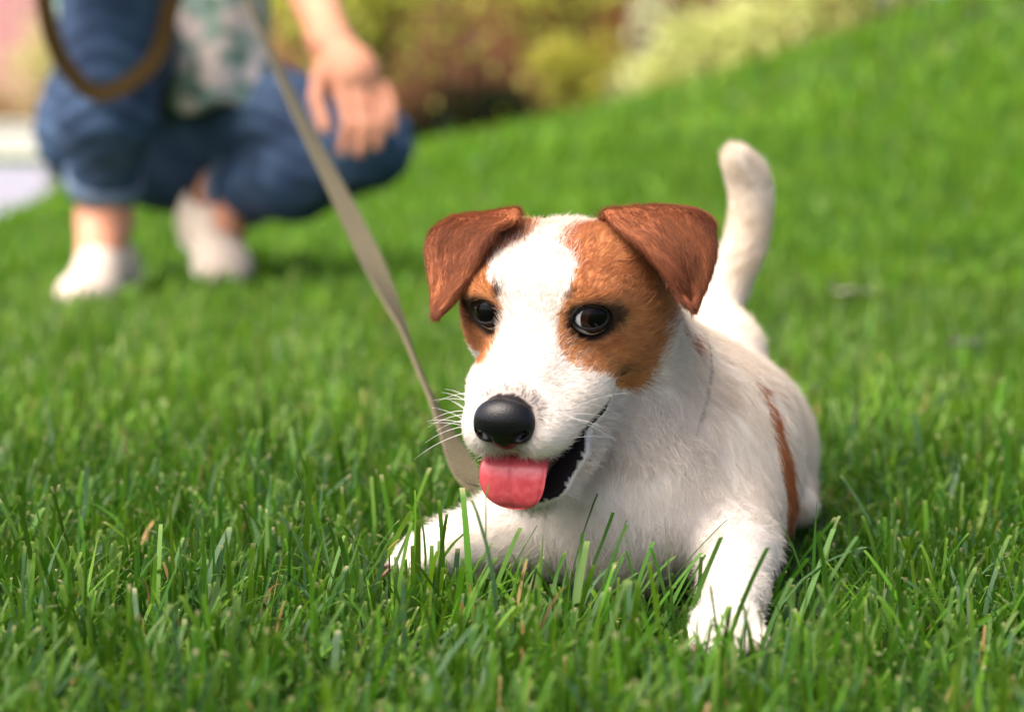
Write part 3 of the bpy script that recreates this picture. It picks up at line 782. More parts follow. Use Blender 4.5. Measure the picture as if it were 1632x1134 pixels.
# ---- folded ears, thick flaps hanging from a rolled crease
def ear_mesh(top, front, rear, dtop, dtip, dfront, drear, root, belly=.007, curl=.0, thick=.0022, nu=22, nv=34):
    """photo outlines of the flap at their own depths; the crease rolls back down to the skull at 'root'"""
    T_ = catmull(top, nu); Fr = catmull(front, nv); Rr = catmull(rear, nv)
    rows = []; tags = []
    u = np.linspace(0, 1, nu)[:, None]
    for i in range(nv):
        v = i / (nv - 1)
        a, b = Fr[i], Rr[i]
        xy = a * (1 - u) + b * u + (T_ - (T_[0] * (1 - u) + T_[-1] * u)) * (1 - v) ** 2
        df = dfront[0] * (1 - v) + dfront[1] * v; dr = drear[0] * (1 - v) + drear[1] * v
        bul = belly * math.sin(math.pi * min(1, v * 1.1 + .12)) * np.sin(np.pi * np.clip(u * .9 + .08, 0, 1))
        rip = .0014 * np.sin(u * 9 + v * 5) + .0008 * np.sin(u * 17 - v * 9) - curl * np.exp(-((u - .12) / .12) ** 2) * math.sin(math.pi * min(1, v + .1))
        d = df * (1 - u) + dr * u - bul + rip + .004 * (1 - v) ** 6
        rows.append(np.array([P(q[0], q[1], dd) for q, dd in zip(xy, d[:, 0])]))
    back_ = []
    t0 = rows[0]
    for k in range(1, 9):
        s = k / 8
        tgt = np.asarray(root[0]) * (1 - u) + np.asarray(root[1]) * u
        q = t0 * (1 - s) + tgt * s + np.array([0, .006, .0035]) * math.sin(math.pi * s)
        back_.append(q)
    grid = np.array(back_[::-1] + rows)           # (rows, nu, 3)
    m = len(grid)
    G = grid.transpose(1, 0, 2)                   # nu, m
    du = np.gradient(G, axis=0); dv = np.gradient(G, axis=1)
    N = np.cross(du, dv); N /= np.linalg.norm(N, axis=2, keepdims=True) + 1e-9
    tcam = CC - G; sgn = np.sign((N * tcam).sum(2)[:, m // 2].mean()); N *= sgn
    th = np.full((nu, m, 1), thick); th[0] *= .3; th[-1] *= .3; th[:, -1] *= .25; th[:, -5:] *= .75
    A = G + N * th; Bk = G - N * th
    V = np.concatenate([A.reshape(-1, 3), Bk.reshape(-1, 3)]); k = nu * m
    f1 = grid_faces(nu, m); f2 = f1[:, ::-1] + k
    if sgn < 0: f1, f2 = f1[:, ::-1], f2[:, ::-1]
    rim = []
    ring = [(i, 0) for i in range(nu)] + [(nu - 1, j) for j in range(1, m)] + [(i, m - 1) for i in range(nu - 2, -1, -1)] + [(0, j) for j in range(m - 2, 0, -1)]
    for (a, b), (c, d) in zip(ring, ring[1:] + ring[:1]):
        rim.append([a * m + b, c * m + d, c * m + d + k, a * m + b + k])
    rim = np.array(rim)
    if sgn > 0: rim = rim[:, ::-1]
    dvn = dv / (np.linalg.norm(dv, axis=2, keepdims=True) + 1e-9)
    du_ = du / (np.linalg.norm(du, axis=2, keepdims=True) + 1e-9)
    dvn[0] -= .8 * du_[0]; dvn[-1] += .8 * du_[-1]; dvn[1] -= .4 * du_[1]; dvn[-2] += .4 * du_[-2]      # fringe sweeps out over the rim
    cb = np.concatenate([dvn.reshape(-1, 3)] * 2)
    # soften the boxy rim
    Q = np.concatenate([f1, f2, rim])
    V = lap_smooth(V, Q, 4, .35)
    return V, Q, cb

EARS = [
    ear_mesh(top=[(965, 352), (1010, 342), (1065, 335), (1112, 338), (1139, 357)],
             front=[(965, 352), (992, 374), (1030, 407), (1060, 440), (1082, 472), (1104, 493)],
             rear=[(1139, 357), (1141, 387), (1139, 415), (1128, 450), (1117, 476), (1107, 493)],
             dtop=1.14, dtip=1.14, dfront=(1.136, 1.128), drear=(1.160, 1.130),
             root=(hw(2.0, -3.6, 3.2), hw(4.3, -6.2, 1.0))),
    ear_mesh(top=[(832, 350), (795, 350), (752, 355), (714, 354), (684, 376)],
             front=[(832, 350), (797, 364), (774, 398), (756, 432), (728, 472), (697, 503)],
             rear=[(684, 376), (677, 402), (681, 432), (686, 462), (689, 485), (691, 504)],
             dtop=1.15, dtip=1.15, dfront=(1.142, 1.150), drear=(1.182, 1.158),
             root=(hw(-1.9, -3.6, 3.2), hw(-4.2, -6.2, 1.0)), belly=-.005, curl=.006),
]
Vs, Qs, ear = [BV], [BQ], [np.zeros(n0, bool)]
off = n0
for V, Q, cb in EARS:
    Vs.append(V); Qs.append(Q + off); ear.append(np.ones(len(V), bool)); off += len(V)
    comb = np.vstack([comb, cb]); hl = np.concatenate([hl, np.full(len(V), .0046)])
DV = np.concatenate(Vs); DQ = np.concatenate(Qs); EAR = np.concatenate(ear)
def vnormals(V, Q):
    n = np.cross(V[Q[:, 2]] - V[Q[:, 0]], V[Q[:, 3]] - V[Q[:, 1]])
    N = np.zeros_like(V)
    for k in range(4):
        for a in range(3): N[:, a] += np.bincount(Q[:, k], weights=n[:, a], minlength=len(V))
    return N / (np.linalg.norm(N, axis=1, keepdims=True) + 1e-12)
DN = vnormals(DV, DQ)
if ((DV[:n0] - DV[:n0].mean(0)) * DN[:n0]).sum() < 0:
    DQ = DQ[:, ::-1]; DN = -DN
dcol, dmo = coat(DV, EAR)

dog_root = empty('dog', (.09, 1.27, 0.0), 'small white and brown dog lying on the grass with its tongue out', 'dog')
m_skin = mat_attr('dog_coat_skin', .7, spec=.15)
body = obj_np('body', DV, DQ, m_skin, dog_root, tint=dcol * .93)
body['label'] = 'white coat with brown patches over both eyes and ears'

# ---- eyes with lids
def eye_obj(c, gaze, s):
    """eyeball: dark brown iris, black pupil and pale white round the gaze direction (head-local)"""
    bm = bmesh.new(); bmesh.ops.create_uvsphere(bm, u_segments=48, v_segments=40, radius=1.0)
    V = np.array([v.co[:] for v in bm.verts]); 
    g = np.asarray(gaze, float); g /= np.linalg.norm(g)
    z = np.array([0, 0, 1.]); ax = np.cross(z, g); ca = z @ g
    K = np.array([[0, -ax[2], ax[1]], [ax[2], 0, -ax[0]], [-ax[1], ax[0], 0]]); M = np.eye(3) + K + K @ K / (1 + ca)
    V = V @ M.T
    a = np.degrees(np.arccos(np.clip(V @ g, -1, 1)))
    Rr = EYE_R * (1 + .02 * np.clip(1 - (a / 42) ** 2, 0, 1))
    col = np.zeros((len(V), 3))
    col[:] = (.55, .55, .56)
    col[a < 53] = (.012, .007, .005); col[a < 48] = (.020, .009, .005); col[a < 29] = (.003, .003, .003)
    Vw = HO + ((c + V * Rr[:, None]) * HS) @ HR.T
    faces = [[v.index for v in f.verts] for f in bm.faces]; bm.free()
    me = bpy.data.meshes.new('eye'); me.from_pydata([tuple(v) for v in Vw], [], faces)
    me.polygons.foreach_set('use_smooth', [True] * len(me.polygons))
    at = me.attributes.new('tint', 'FLOAT_COLOR', 'POINT'); at.data.foreach_set('color', np.hstack([col, np.ones((len(col), 1))]).astype(np.float32).ravel())
    me.materials.append(m_eye)
    return link(bpy.data.objects.new('eye', me), dog_root)
m_eye = mat_attr('wet_eye', .04, spec=.22)
m_eye.node_tree.nodes['Principled BSDF'].inputs['IOR'].default_value = 1.36
m_lip = mat_noise('dark_lip_skin', (.006, .005, .006), (.014, .011, .012), 900, .6, .25, spec=.25)
def lid_obj(c, face, s, par):
    """almond eyelid rim lying on the eyeball"""
    g = np.asarray(face, float); g /= np.linalg.norm(g)
    up = np.array([0, 0, 1.]); ex = np.cross(g, up); ex /= np.linalg.norm(ex); ez = np.cross(ex, g)
    if ex[0] * s < 0: ex = -ex                      # ex points to the outer corner
    n = 56; V = []
    prof = [(0, 1.015), (2.0, 1.07), (6, 1.10), (10, 1.07), (15, 1.0), (24, .90)]
    for k in range(n):
        th = 2 * math.pi * k / n
        cx, cz = math.cos(th), math.sin(th)
        wide, hi_, lo_ = 46, 31, 24
        a = wide * hi_ / math.hypot(hi_ * cx, wide * cz) if cz > 0 else wide * lo_ / math.hypot(lo_ * cx, wide * cz)
        if cx < -.8: a += 5 * (-cx - .8) / .2 - (3 if cz > 0 else 0)         # pulled-out inner corner
        for da, rr in prof:
            al = R(a + da * (1.0 if cz < 0 else .9))
            d = math.cos(al) * g + math.sin(al) * (cx * ex + cz * ez)
            V.append(HO + HR @ ((c + d * EYE_R * rr) * HS))
    obj_np('eyelid', V, grid_faces(n, len(prof), True), m_lip, par)
for c, gz, fc, s in [(EYES[0], (-.22, 1, .22), (-.42, 1, .20), -1), (EYES[1], (.84, .95, .08), (.45, 1, .16), 1)]:
    e = eye_obj(c, gz, s); lid_obj(c, fc, s, e)

# ---- nose leather
NC = np.array([-.08, 5.6, -2.72])
def sd_nose(p):
    d = sd_prim(p, ('e', (0, -.15, .12), (1.36, .95, .92)))
    d = smin(d, sd_prim(p, ('e', (.72, -.05, -.28), (.68, .80, .62))), .3)
    d = smin(d, sd_prim(p, ('e', (-.72, -.05, -.28), (.68, .80, .62))), .3)
    d = smin(d, sd_prim(p, ('e', (0, .05, -.62), (.62, .62, .72))), .35)
    for s in (-1, 1):
        d = smax(d, -sd_prim(p, ('c', (s * .62, .85, -.33), (s * .98, .45, -.16), .25, .20)), .12)
        d = smax(d, -sd_prim(p, ('c', (s * .98, .45, -.16), (s * 1.30, .05, -.42), .17, .05)), .10)
    d = smax(d, -sd_prim(p, ('c', (0, 1.02, .05), (0, .72, -1.35), .03, .085)), .12)
    return d
NV, NQ = surface_nets(sd_nose, (-1.8, -1.5, -1.7), (1.8, 1.3, 1.4), .055)
NV = lap_smooth(NV, NQ, 2)
tiltn = R(-14); ct, st = math.cos(tiltn), math.sin(tiltn)
NL = NV @ np.array([[1, 0, 0], [0, ct, -st], [0, st, ct]]).T * 1.02 + NC
m_nose, t_, b_ = nodes('nose_leather', .30, (.006, .006, .007)); b_.inputs['Specular IOR Level'].default_value = .30
b_.inputs['Coat Weight'].default_value = .0; b_.inputs['Coat Roughness'].default_value = .25
tc = t_.nodes.new('ShaderNodeTexCoord'); vo = t_.nodes.new('ShaderNodeTexVoronoi'); vo.inputs['Scale'].default_value = 1300
bn = t_.nodes.new('ShaderNodeBump'); bn.inputs['Strength'].default_value = .22; bn.inputs['Distance'].default_value = .0004
t_.links.new(tc.outputs['Object'], vo.inputs['Vector']); t_.links.new(vo.outputs['Distance'], bn.inputs['Height']); t_.links.new(bn.outputs['Normal'], b_.inputs['Normal'])
obj_np('nose', HO + (NL * HS) @ HR.T, NQ, m_nose, dog_root)

# ---- mouth lining, lower lip, tongue
m_mouth = mat_noise('mouth_lining', (.020, .010, .010), (.05, .02, .02), 300, .3, .2)
def mouth_vf():
    V = []; n = 16; st_ = np.linspace(.05, 1, 14)
    for s in st_:
        y = MC[0] + UP_D[0] * s * .80
        zu = MC[1] + UP_D[1] * s * .80 + .25; zl = float(low_z(y)) - .25
        wx = np.interp(s, [0, .4, .8, 1], [2.65, 2.25, 1.6, .9])
        for k in range(n):
            th = 2 * math.pi * k / n
            V.append(hw(wx * math.cos(th), y, (zu + zl) / 2 + (zu - zl) / 2 * math.sin(th)))
    V = np.array(V).reshape(len(st_), n, 3).transpose(1, 0, 2).reshape(-1, 3)
    return V, [grid_faces(n, len(st_), True), np.array([[i * len(st_) for i in range(n)], [i * len(st_) + len(st_) - 1 for i in range(n)]])]
v_, f_ = mouth_vf(); obj_np('mouth_lining', v_, f_, m_mouth, dog_root)

def side_lip(s):
    """soft dark lip along the edge of the lower jaw on one side"""
    pts = []
    for t in np.linspace(.02, .97, 26):
        y = MC[0] + LO_D[0] * t * .93; z = float(low_z(y)) - .04
        q = np.array([s * 4.2, y, z])
        for _ in range(60):
            dq = float(sd_head(q[None])[0])
            if dq < .01 or q[0] * s < .5: break
            q[0] -= s * dq * .6
        pts.append(hw(q[0] + s * .02, y, z))
    pts = lap_path(np.array(pts), 6)
    v, f = tube_vf(pts, np.interp(np.linspace(0, 1, 26), [0, .2, .7, 1], [.0013, .0017, .0023, .0022]), 8)
    obj_np('lower_lip', v, f, m_lip, dog_root)
def lap_path(p, it):
    for _ in range(it): p[1:-1] = p[1:-1] * .5 + (p[:-2] + p[2:]) * .25
    return p
side_lip(1); side_lip(-1)
m_tongue, t_, b_ = nodes('tongue_flesh', .30, srgb(226, 104, 108)); b_.inputs['Subsurface Weight'].default_value = .25
b_.inputs['Subsurface Radius'].default_value = (.006, .002, .002); b_.inputs['Specular IOR Level'].default_value = .45
tc = t_.nodes.new('ShaderNodeTexCoord'); no = t_.nodes.new('ShaderNodeTexNoise'); no.inputs['Scale'].default_value = 260; no.inputs['Detail'].default_value = 4
rp = t_.nodes.new('ShaderNodeValToRGB'); rp.color_ramp.elements[0].color = (*srgb(200, 74, 82), 1); rp.color_ramp.elements[1].color = (*srgb(216, 96, 100), 1)
rp.color_ramp.elements[0].position = .35; rp.color_ramp.elements[1].position = .65
bn = t_.nodes.new('ShaderNodeBump'); bn.inputs['Strength'].default_value = .4; bn.inputs['Distance'].default_value = .0005
t_.links.new(tc.outputs['Object'], no.inputs['Vector']); t_.links.new(no.outputs['Fac'], rp.inputs[0]); t_.links.new(rp.outputs[0], b_.inputs['Base Color'])
t_.links.new(no.outputs['Fac'], bn.inputs['Height']); t_.links.new(bn.outputs['Normal'], b_.inputs['Normal'])
tp = catmull([(-.1, .5, -4.7), (-.1, 2.6, -5.0), (-.1, 4.2, -5.05), (-.12, 5.05, -5.6), (-.15, 5.3, -6.5), (-.15, 5.2, -7.3)], 40)
def tongue_vf():
    n, m = 25, len(tp); A = []; B2 = []
    for j in range(m):
        s = j / (m - 1)
        wx = np.interp(s, [0, .3, .55, .75], [1.3, 1.5, 1.62, 1.66]) if s < .55 else 1.62 * math.sqrt(max(1e-3, 1 - ((s - .55) / .4501) ** 2.2))
        d = tp[min(j + 1, m - 1)] - tp[max(j - 1, 0)]; d /= np.linalg.norm(d)
        nn = np.array([0, -d[2], d[1]])
        for i in range(n):
            u = -1 + 2 * i / (n - 1)
            th = .20 * math.sqrt(max(0.02, 1 - u ** 4)) * min(1, .35 + (1 - s) * 6)
            cup = .22 * u * u * (1 - s * .4) - .05 * math.exp(-(u / .08) ** 2) * (.3 + .7 * math.sin(math.pi * min(1, s)))
            c0 = tp[j] + np.array([u * wx, 0, 0]) + nn * cup
            # round the tip: side points lag behind
            A.append(c0 + nn * th); B2.append(c0 - nn * th)
    V = np.array([HO + HR @ (q * HS) for q in A + B2]); k = len(A)
    # index layout: j major
    j, i = np.meshgrid(np.arange(m - 1), np.arange(n - 1), indexing='ij')
    f1 = np.stack([j * n + i, j * n + i + 1, (j + 1) * n + i + 1, (j + 1) * n + i], -1).reshape(-1, 4)
    ring = [(0, i) for i in range(n)] + [(j, n - 1) for j in range(1, m)] + [(m - 1, i) for i in range(n - 2, -1, -1)] + [(j, 0) for j in range(m - 2, 0, -1)]
    rim = np.array([[a * n + b, a * n + b + k, c * n + d + k, c * n + d] for (a, b), (c, d) in zip(ring, ring[1:] + ring[:1])])
    return V, np.concatenate([f1[:, ::-1], f1 + k, rim])
v_, f_ = tongue_vf(); obj_np('tongue', v_, f_, m_tongue, dog_root)

# ---- claws
m_claw = mat_noise('claw_horn', srgb(90, 60, 52), srgb(150, 110, 98), 400, .35)
for b, fw in TOES:
    pth = [b + fw * .002, b + fw * .0065 + np.array([0, 0, -.0006]), b + fw * .0105 + np.array([0, 0, -.0035])]
    v_, f_ = tube_vf(catmull(pth, 6), np.linspace(.0019, .0005, 6), 8)
    obj_np('claw', v_, f_, m_claw, dog_root)

# ---- collar half sunk in the neck fur
m_collar = mat_noise('collar_web', srgb(120, 116, 106), srgb(152, 146, 134), 700, .8, .4)
na, nb_ = hw(0, -4.7, -3.0), P(1078, 695, 1.25)
ax = (nb_ - na) / np.linalg.norm(nb_ - na); cc_ = na + (nb_ - na) * .55
e1 = np.cross(ax, [0, 0, 1.]); e1 /= np.linalg.norm(e1); e2 = np.cross(ax, e1)
V = []; n = 64
for k in range(n):
    th = 2 * math.pi * k / n; d = math.cos(th) * e1 + math.sin(th) * e2
    r = .02
    for _ in range(60):
        s = float(sd_dog((cc_ + d * r)[None])[0])
        if s > -.0005 or r > .075: break
        r += max(-s * .6, .0005)
    for o, dr in ((-.0028, -.003), (-.0028, .0002), (.0028, .0002), (.0028, -.003)):
        V.append(cc_ + d * (min(r, .062) + dr) + ax * o)
V = np.array(V); f_ = np.concatenate([grid_faces(n, 4, True), np.array([[k * 4 + 3, ((k + 1) % n) * 4 + 3, ((k + 1) % n) * 4, k * 4] for k in range(n)])])
obj_np('collar', V, f_, m_collar, dog_root)

# ---- fur: combed strands rooted over the whole coat
def curves_obj(name, PT, rad, col, mat, parent):
    """PT (strands, points, 3)"""
    hc = bpy.data.hair_curves.new(name); ns, npt = PT.shape[:2]
    hc.add_curves([npt] * ns)
    hc.attributes['position'].data.foreach_set('vector', np.ascontiguousarray(PT, np.float32).ravel())
    ra = hc.attributes.get('radius') or hc.attributes.new('radius', 'FLOAT', 'POINT')
    ra.data.foreach_set('value', np.ascontiguousarray(rad, np.float32).ravel())
    ca = hc.attributes.new('tint', 'FLOAT_COLOR', 'CURVE')
    c4 = np.ones((ns, 4), np.float32); c4[:, :3] = col; ca.data.foreach_set('color', c4.ravel())
    hc.materials.append(mat)
    return link(bpy.data.objects.new(name, hc), parent)

def make_fur(nstr):
    r = np.random.default_rng(11)
    T = np.concatenate([DQ[:, [0, 1, 2]], DQ[:, [0, 2, 3]]])
    a, b, c = DV[T[:, 0]], DV[T[:, 1]], DV[T[:, 2]]
    ar = np.linalg.norm(np.cross(b - a, c - a), axis=1)
    L = to_head(DV); onhead = (L[:, 1] > -7) & (L[:, 2] > -8) & (np.abs(L[:, 0]) < 7)
    wt = np.where(onhead, 3.0, 1.0); wt[EAR] = 4.0
    wt[dmo] = 0
    wt[(wedge(L) < .22) & (np.abs(L[:, 0]) > 1.9) & (np.abs(L[:, 0]) < 3.9) & (L[:, 1] > MC[0]) & (L[:, 1] < 3.5) & (L[:, 2] > -8)] *= .25
    for q in EYES: wt[np.linalg.norm(L - q, axis=1) < 1.22] = 0
    wt[np.linalg.norm((L - (NC + np.array([0, -.1, 0]))) * np.array([.9, 1, 1]), axis=1) < 1.22] = 0
    wf = ar * wt[T].min(1)
    ti = r.choice(len(T), nstr, p=wf / wf.sum())
    u, v = r.random(nstr), r.random(nstr); fl = u + v > 1; u[fl], v[fl] = 1 - u[fl], 1 - v[fl]; w_ = 1 - u - v
    def mixv(A): return A[T[ti, 0]] * w_[:, None] + A[T[ti, 1]] * u[:, None] + A[T[ti, 2]] * v[:, None]
    p = mixv(DV); N = mixv(DN); N /= np.linalg.norm(N, axis=1, keepdims=True) + 1e-9
    cb = mixv(comb); ln = mixv(hl[:, None])[:, 0]; er = EAR[T[ti, 0]]
    cb -= N * (cb * N).sum(1, keepdims=True); cb /= np.linalg.norm(cb, axis=1, keepdims=True) + 1e-9
    sd = np.cross(N, cb)
    sw = (wob(p, 130, 21) * .5 + wob(p, 420, 22) * .45)[:, None] + r.normal(size=(nstr, 1)) * .22
    sw = np.where(er[:, None], sw * .4, sw)
    cb = cb + sd * sw
    ll = to_head(p)
    ln = ln * (.55 + .75 * r.random(nstr)) * (1 + .25 * wob(p, 300, 23))
    scr = np.clip((-4.3 - ll[:, 2]) / 1.5, 0, 1) * (ll[:, 1] > -3) * ~er           # scruffy chin and throat
    lift = (.19 + .09 * r.normal(size=nstr) + .25 * scr)[:, None]
    lift = np.where(er[:, None], lift * .75, lift)
    cb = cb + (r.normal(size=(nstr, 3)) * (.10 + .35 * scr[:, None]))
    k = 5; t = np.linspace(0, 1, k)[None, :, None]
    d0 = N * lift * 1.6 + cb * (1 - .3 * lift); d1 = N * lift * .35 + cb
    d0 /= np.linalg.norm(d0, axis=1, keepdims=True); d1 /= np.linalg.norm(d1, axis=1, keepdims=True)
    PT = (p - N * .0004)[:, None, :] + ln[:, None, None] * (d0[:, None] * (t - t * t / 2) + d1[:, None] * (t * t / 2))
    # none may cross the open mouth from the jaw side or cover the eyes
    lt = to_head(PT[:, -1]); ok = np.ones(nstr, bool)
    for q in EYES: ok &= np.linalg.norm(lt - q, axis=1) > 1.16
    inm = (wedge(lt) < -.05) & (np.abs(lt[:, 0]) < 3.4) & (lt[:, 1] < 6.2) & (lt[:, 2] > -8)
    mid = MC[1] - .33 * (ll[:, 1] - MC[0])
    ok &= ~(inm & (ll[:, 2] < mid)) & ~(inm & (r.random(nstr) < .6))
    ok &= ~((wedge(ll) < .3) & (ll[:, 2] < mid) & (ll[:, 1] > MC[0] + .8) & (np.abs(ll[:, 0]) < 3.6) & (ll[:, 2] > -8.5))
    PT, p, er = PT[ok], p[ok], er[ok]
    col, mo = coat(p, er, .13)
    col = col * np.where(er, .62 + .6 * r.random(len(p)), .84 + .26 * r.random(len(p)))[:, None]
    dk = r.random(len(p)) < .10
    warm = (~dk) & (col[:, 2] < .3)
    col[dk & (col[:, 2] < .3)] *= .5
    rad = np.array([1.0, .95, .8, .55, .18])[None] * (.000075 * (.8 + .5 * r.random((len(p), 1))))
    return PT, rad, np.clip(col, 0, .92)
m_fur, t_, b_ = nodes('fur_strand', .5)
b_.inputs['Specular IOR Level'].default_value = .35
at_ = t_.nodes.new('ShaderNodeAttribute'); at_.attribute_name = 'tint'
tr_ = t_.nodes.new('ShaderNodeBsdfTranslucent'); mx_ = t_.nodes.new('ShaderNodeMixShader'); mx_.inputs[0].default_value = .35
t_.links.new(at_.outputs['Color'], b_.inputs['Base Color']); t_.links.new(at_.outputs['Color'], tr_.inputs['Color'])
t_.links.new(b_.outputs[0], mx_.inputs[1]); t_.links.new(tr_.outputs[0], mx_.inputs[2]); t_.links.new(mx_.outputs[0], t_.nodes['Material Output'].inputs['Surface'])
if FUR:
    PT, rad, col = make_fur(300000)
    curves_obj('fur', PT, rad, col, m_fur, body)
# whiskers
rw = np.random.default_rng(5); W = []; WR = []
for s in (-1, 1):
    for k in range(15 if s < 0 else 8):
        y0 = rw.uniform(2.2, 4.6); z0 = rw.uniform(-4.5, -2.7)
        q = np.array([s * 2.6, y0, z0]);
        for _ in range(40):
            dq = float(sd_head(q[None])[0])
            if dq < .02: break
            q = q - np.array([s * dq * .7, 0, 0])
        ln = rw.uniform(1.4, 3.0); d = np.array([s * 1.0, rw.uniform(-.5, .35), rw.uniform(-.25, .55)]); d /= np.linalg.norm(d)
        t = np.linspace(0, 1, 8)[:, None]
        c = q + d * ln * t + np.array([0, -.35, -.75]) * (ln * .4) * t ** 2
        W.append(HO + (c * HS) @ HR.T); WR.append((.00015 if s < 0 else .00008) * (1 - t[:, 0] * .8))
for k in range(10):
    q = np.array([rw.uniform(-1.2, 1.2), rw.uniform(2.0, 3.6), -7.6]); ln = rw.uniform(.8, 1.6); t = np.linspace(0, 1, 8)[:, None]
    c = q + np.array([rw.uniform(-.4, .4), rw.uniform(0, .6), -1.]) * ln * t
    W.append(HO + (c * HS) @ HR.T); WR.append(.00011 * (1 - t[:, 0] * .8))
curves_obj('whiskers', np.array(W), np.array(WR), np.tile([.85, .84, .82], (len(W), 1)), m_fur, body)
# ---------------------------------------------------------------- leash
m_leash = mat_noise('khaki_webbing', srgb(80, 74, 52), srgb(102, 94, 68), 500, .85, .5)
m_loop = mat_noise('olive_webbing', srgb(38, 30, 13), srgb(64, 48, 18), 400, .9, .4, spec=.1)
leash = empty('leash', tuple(P(750, 770, 1.27)), 'flat khaki webbing leash running from the dog up to the crouching person', 'leash')
def strap(name, path, ang, width, mat, parent, thick=.0022, closed=False):
    """flat ribbon along path; ang turns its width about the path, 0 = across the horizontal"""
    path = np.asarray(path); n = len(path); V = []
    T = np.gradient(path, axis=0); T /= np.linalg.norm(T, axis=1, keepdims=True)
    for k in range(n):
        s = np.cross(T[k], [0, 0, 1.]); s /= np.linalg.norm(s) + 1e-9; u = np.cross(s, T[k])
        a = ang[k]; wv = math.cos(a) * s + math.sin(a) * u; nv = np.cross(wv, T[k])
        for x, y in ((-.5, -.5), (.5, -.5), (.5, .5), (-.5, .5)): V.append(path[k] + wv * x * width + nv * y * thick)
    i = np.arange(n - 1)
    f = np.concatenate([np.stack([i * 4 + a, i * 4 + (a + 1) % 4, (i + 1) * 4 + (a + 1) % 4, (i + 1) * 4 + a], -1) for a in range(4)])
    f = np.concatenate([f, [[3, 2, 1, 0], [n * 4 - 4, n * 4 - 3, n * 4 - 2, n * 4 - 1]]])
    return obj_np(name, V, f, mat, parent, smooth=False)
px = np.array([(345, -125), (395, 0), (432, 85), (472, 172), (508, 245), (545, 318), (600, 432), (650, 548), (690, 640), (722, 705), (752, 768), (800, 815), (860, 820)], float)
seg = np.concatenate([[0], np.cumsum(np.linalg.norm(np.diff(px), axis=0) if False else np.linalg.norm(np.diff(px, axis=0), axis=1))])
inv = np.interp(seg, [0, seg[-3], seg[-1]], [1 / 3.03, 1 / 1.245, 1 / 1.235])
pts = np.array([P(a, b, 1 / i) for (a, b), i in zip(px, inv)])
path = catmull(pts, 90); tt = np.linspace(0, 1, 90)
# turn of the ribbon where the photo shows it narrow or broad
ang = np.interp(tt, [0, .10, .22, .38, .48, .58, .68, .80, 1.0], [.9, .8, .7, .35, .1, 1.1, 1.0, .3, .1])
strap('lead', path, ang, .0165, m_leash, leash)
lp = np.array([(318, -150), (292, -60), (272, 10), (243, 100), (160, 150), (100, 98), (72, 10), (70, -70), (110, -150), (200, -180), (290, -168)], float)
lpts = np.array([P(a, b, 2.985) for a, b in lp]); lpath = catmull(lpts, 70)
strap('handle_loop', lpath, np.full(70, 1.25), .022, m_loop, leash, .003)
# ---------------------------------------------------------------- grass
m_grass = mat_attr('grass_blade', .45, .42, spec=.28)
def blades(x, y, L, Wd, lean, az, bend, col, tipcol, segs, cut, tipw):
    """tapered ribbons; (n,) arrays; cut 1 = mown blunt tip, 0 = pointed"""
    n = len(x); z = terr(x, y)
    d = np.stack([np.cos(az), np.sin(az)], 1); s = np.stack([-np.sin(az), np.cos(az)], 1)
    tw = rg.normal(size=n) * .6
    V = np.zeros((n, segs + 1, 2, 3), np.float32); C = np.zeros((n, segs + 1, 2, 3), np.float32)
    px_, py_, pz_ = x.copy(), y.copy(), z - .003
    ts = np.linspace(0, 1, segs + 1) if segs < 4 else np.concatenate([np.linspace(0, .93, segs), [1.0]])
    for k in range(segs + 1):
        t = ts[k]; st = L * (ts[min(k + 1, segs)] - t)
        wk = Wd * np.where(cut > .5, 1 - .35 * t, 1 - t ** 2 * .96) * (.75 + .25 * min(1, t * 4))
        a = tw * t; sx = s[:, 0] * np.cos(a) + d[:, 0] * np.sin(a); sy = s[:, 1] * np.cos(a) + d[:, 1] * np.sin(a)
        V[:, k, 0] = np.stack([px_ - sx * wk / 2, py_ - sy * wk / 2, pz_], 1); V[:, k, 1] = np.stack([px_ + sx * wk / 2, py_ + sy * wk / 2, pz_], 1)
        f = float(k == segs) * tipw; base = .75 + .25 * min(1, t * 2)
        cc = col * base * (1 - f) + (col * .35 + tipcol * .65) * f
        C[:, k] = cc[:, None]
        th = lean + bend * t
        px_ = px_ + d[:, 0] * np.sin(th) * st; py_ = py_ + d[:, 1] * np.sin(th) * st; pz_ = pz_ + np.cos(th) * st
    return V, C
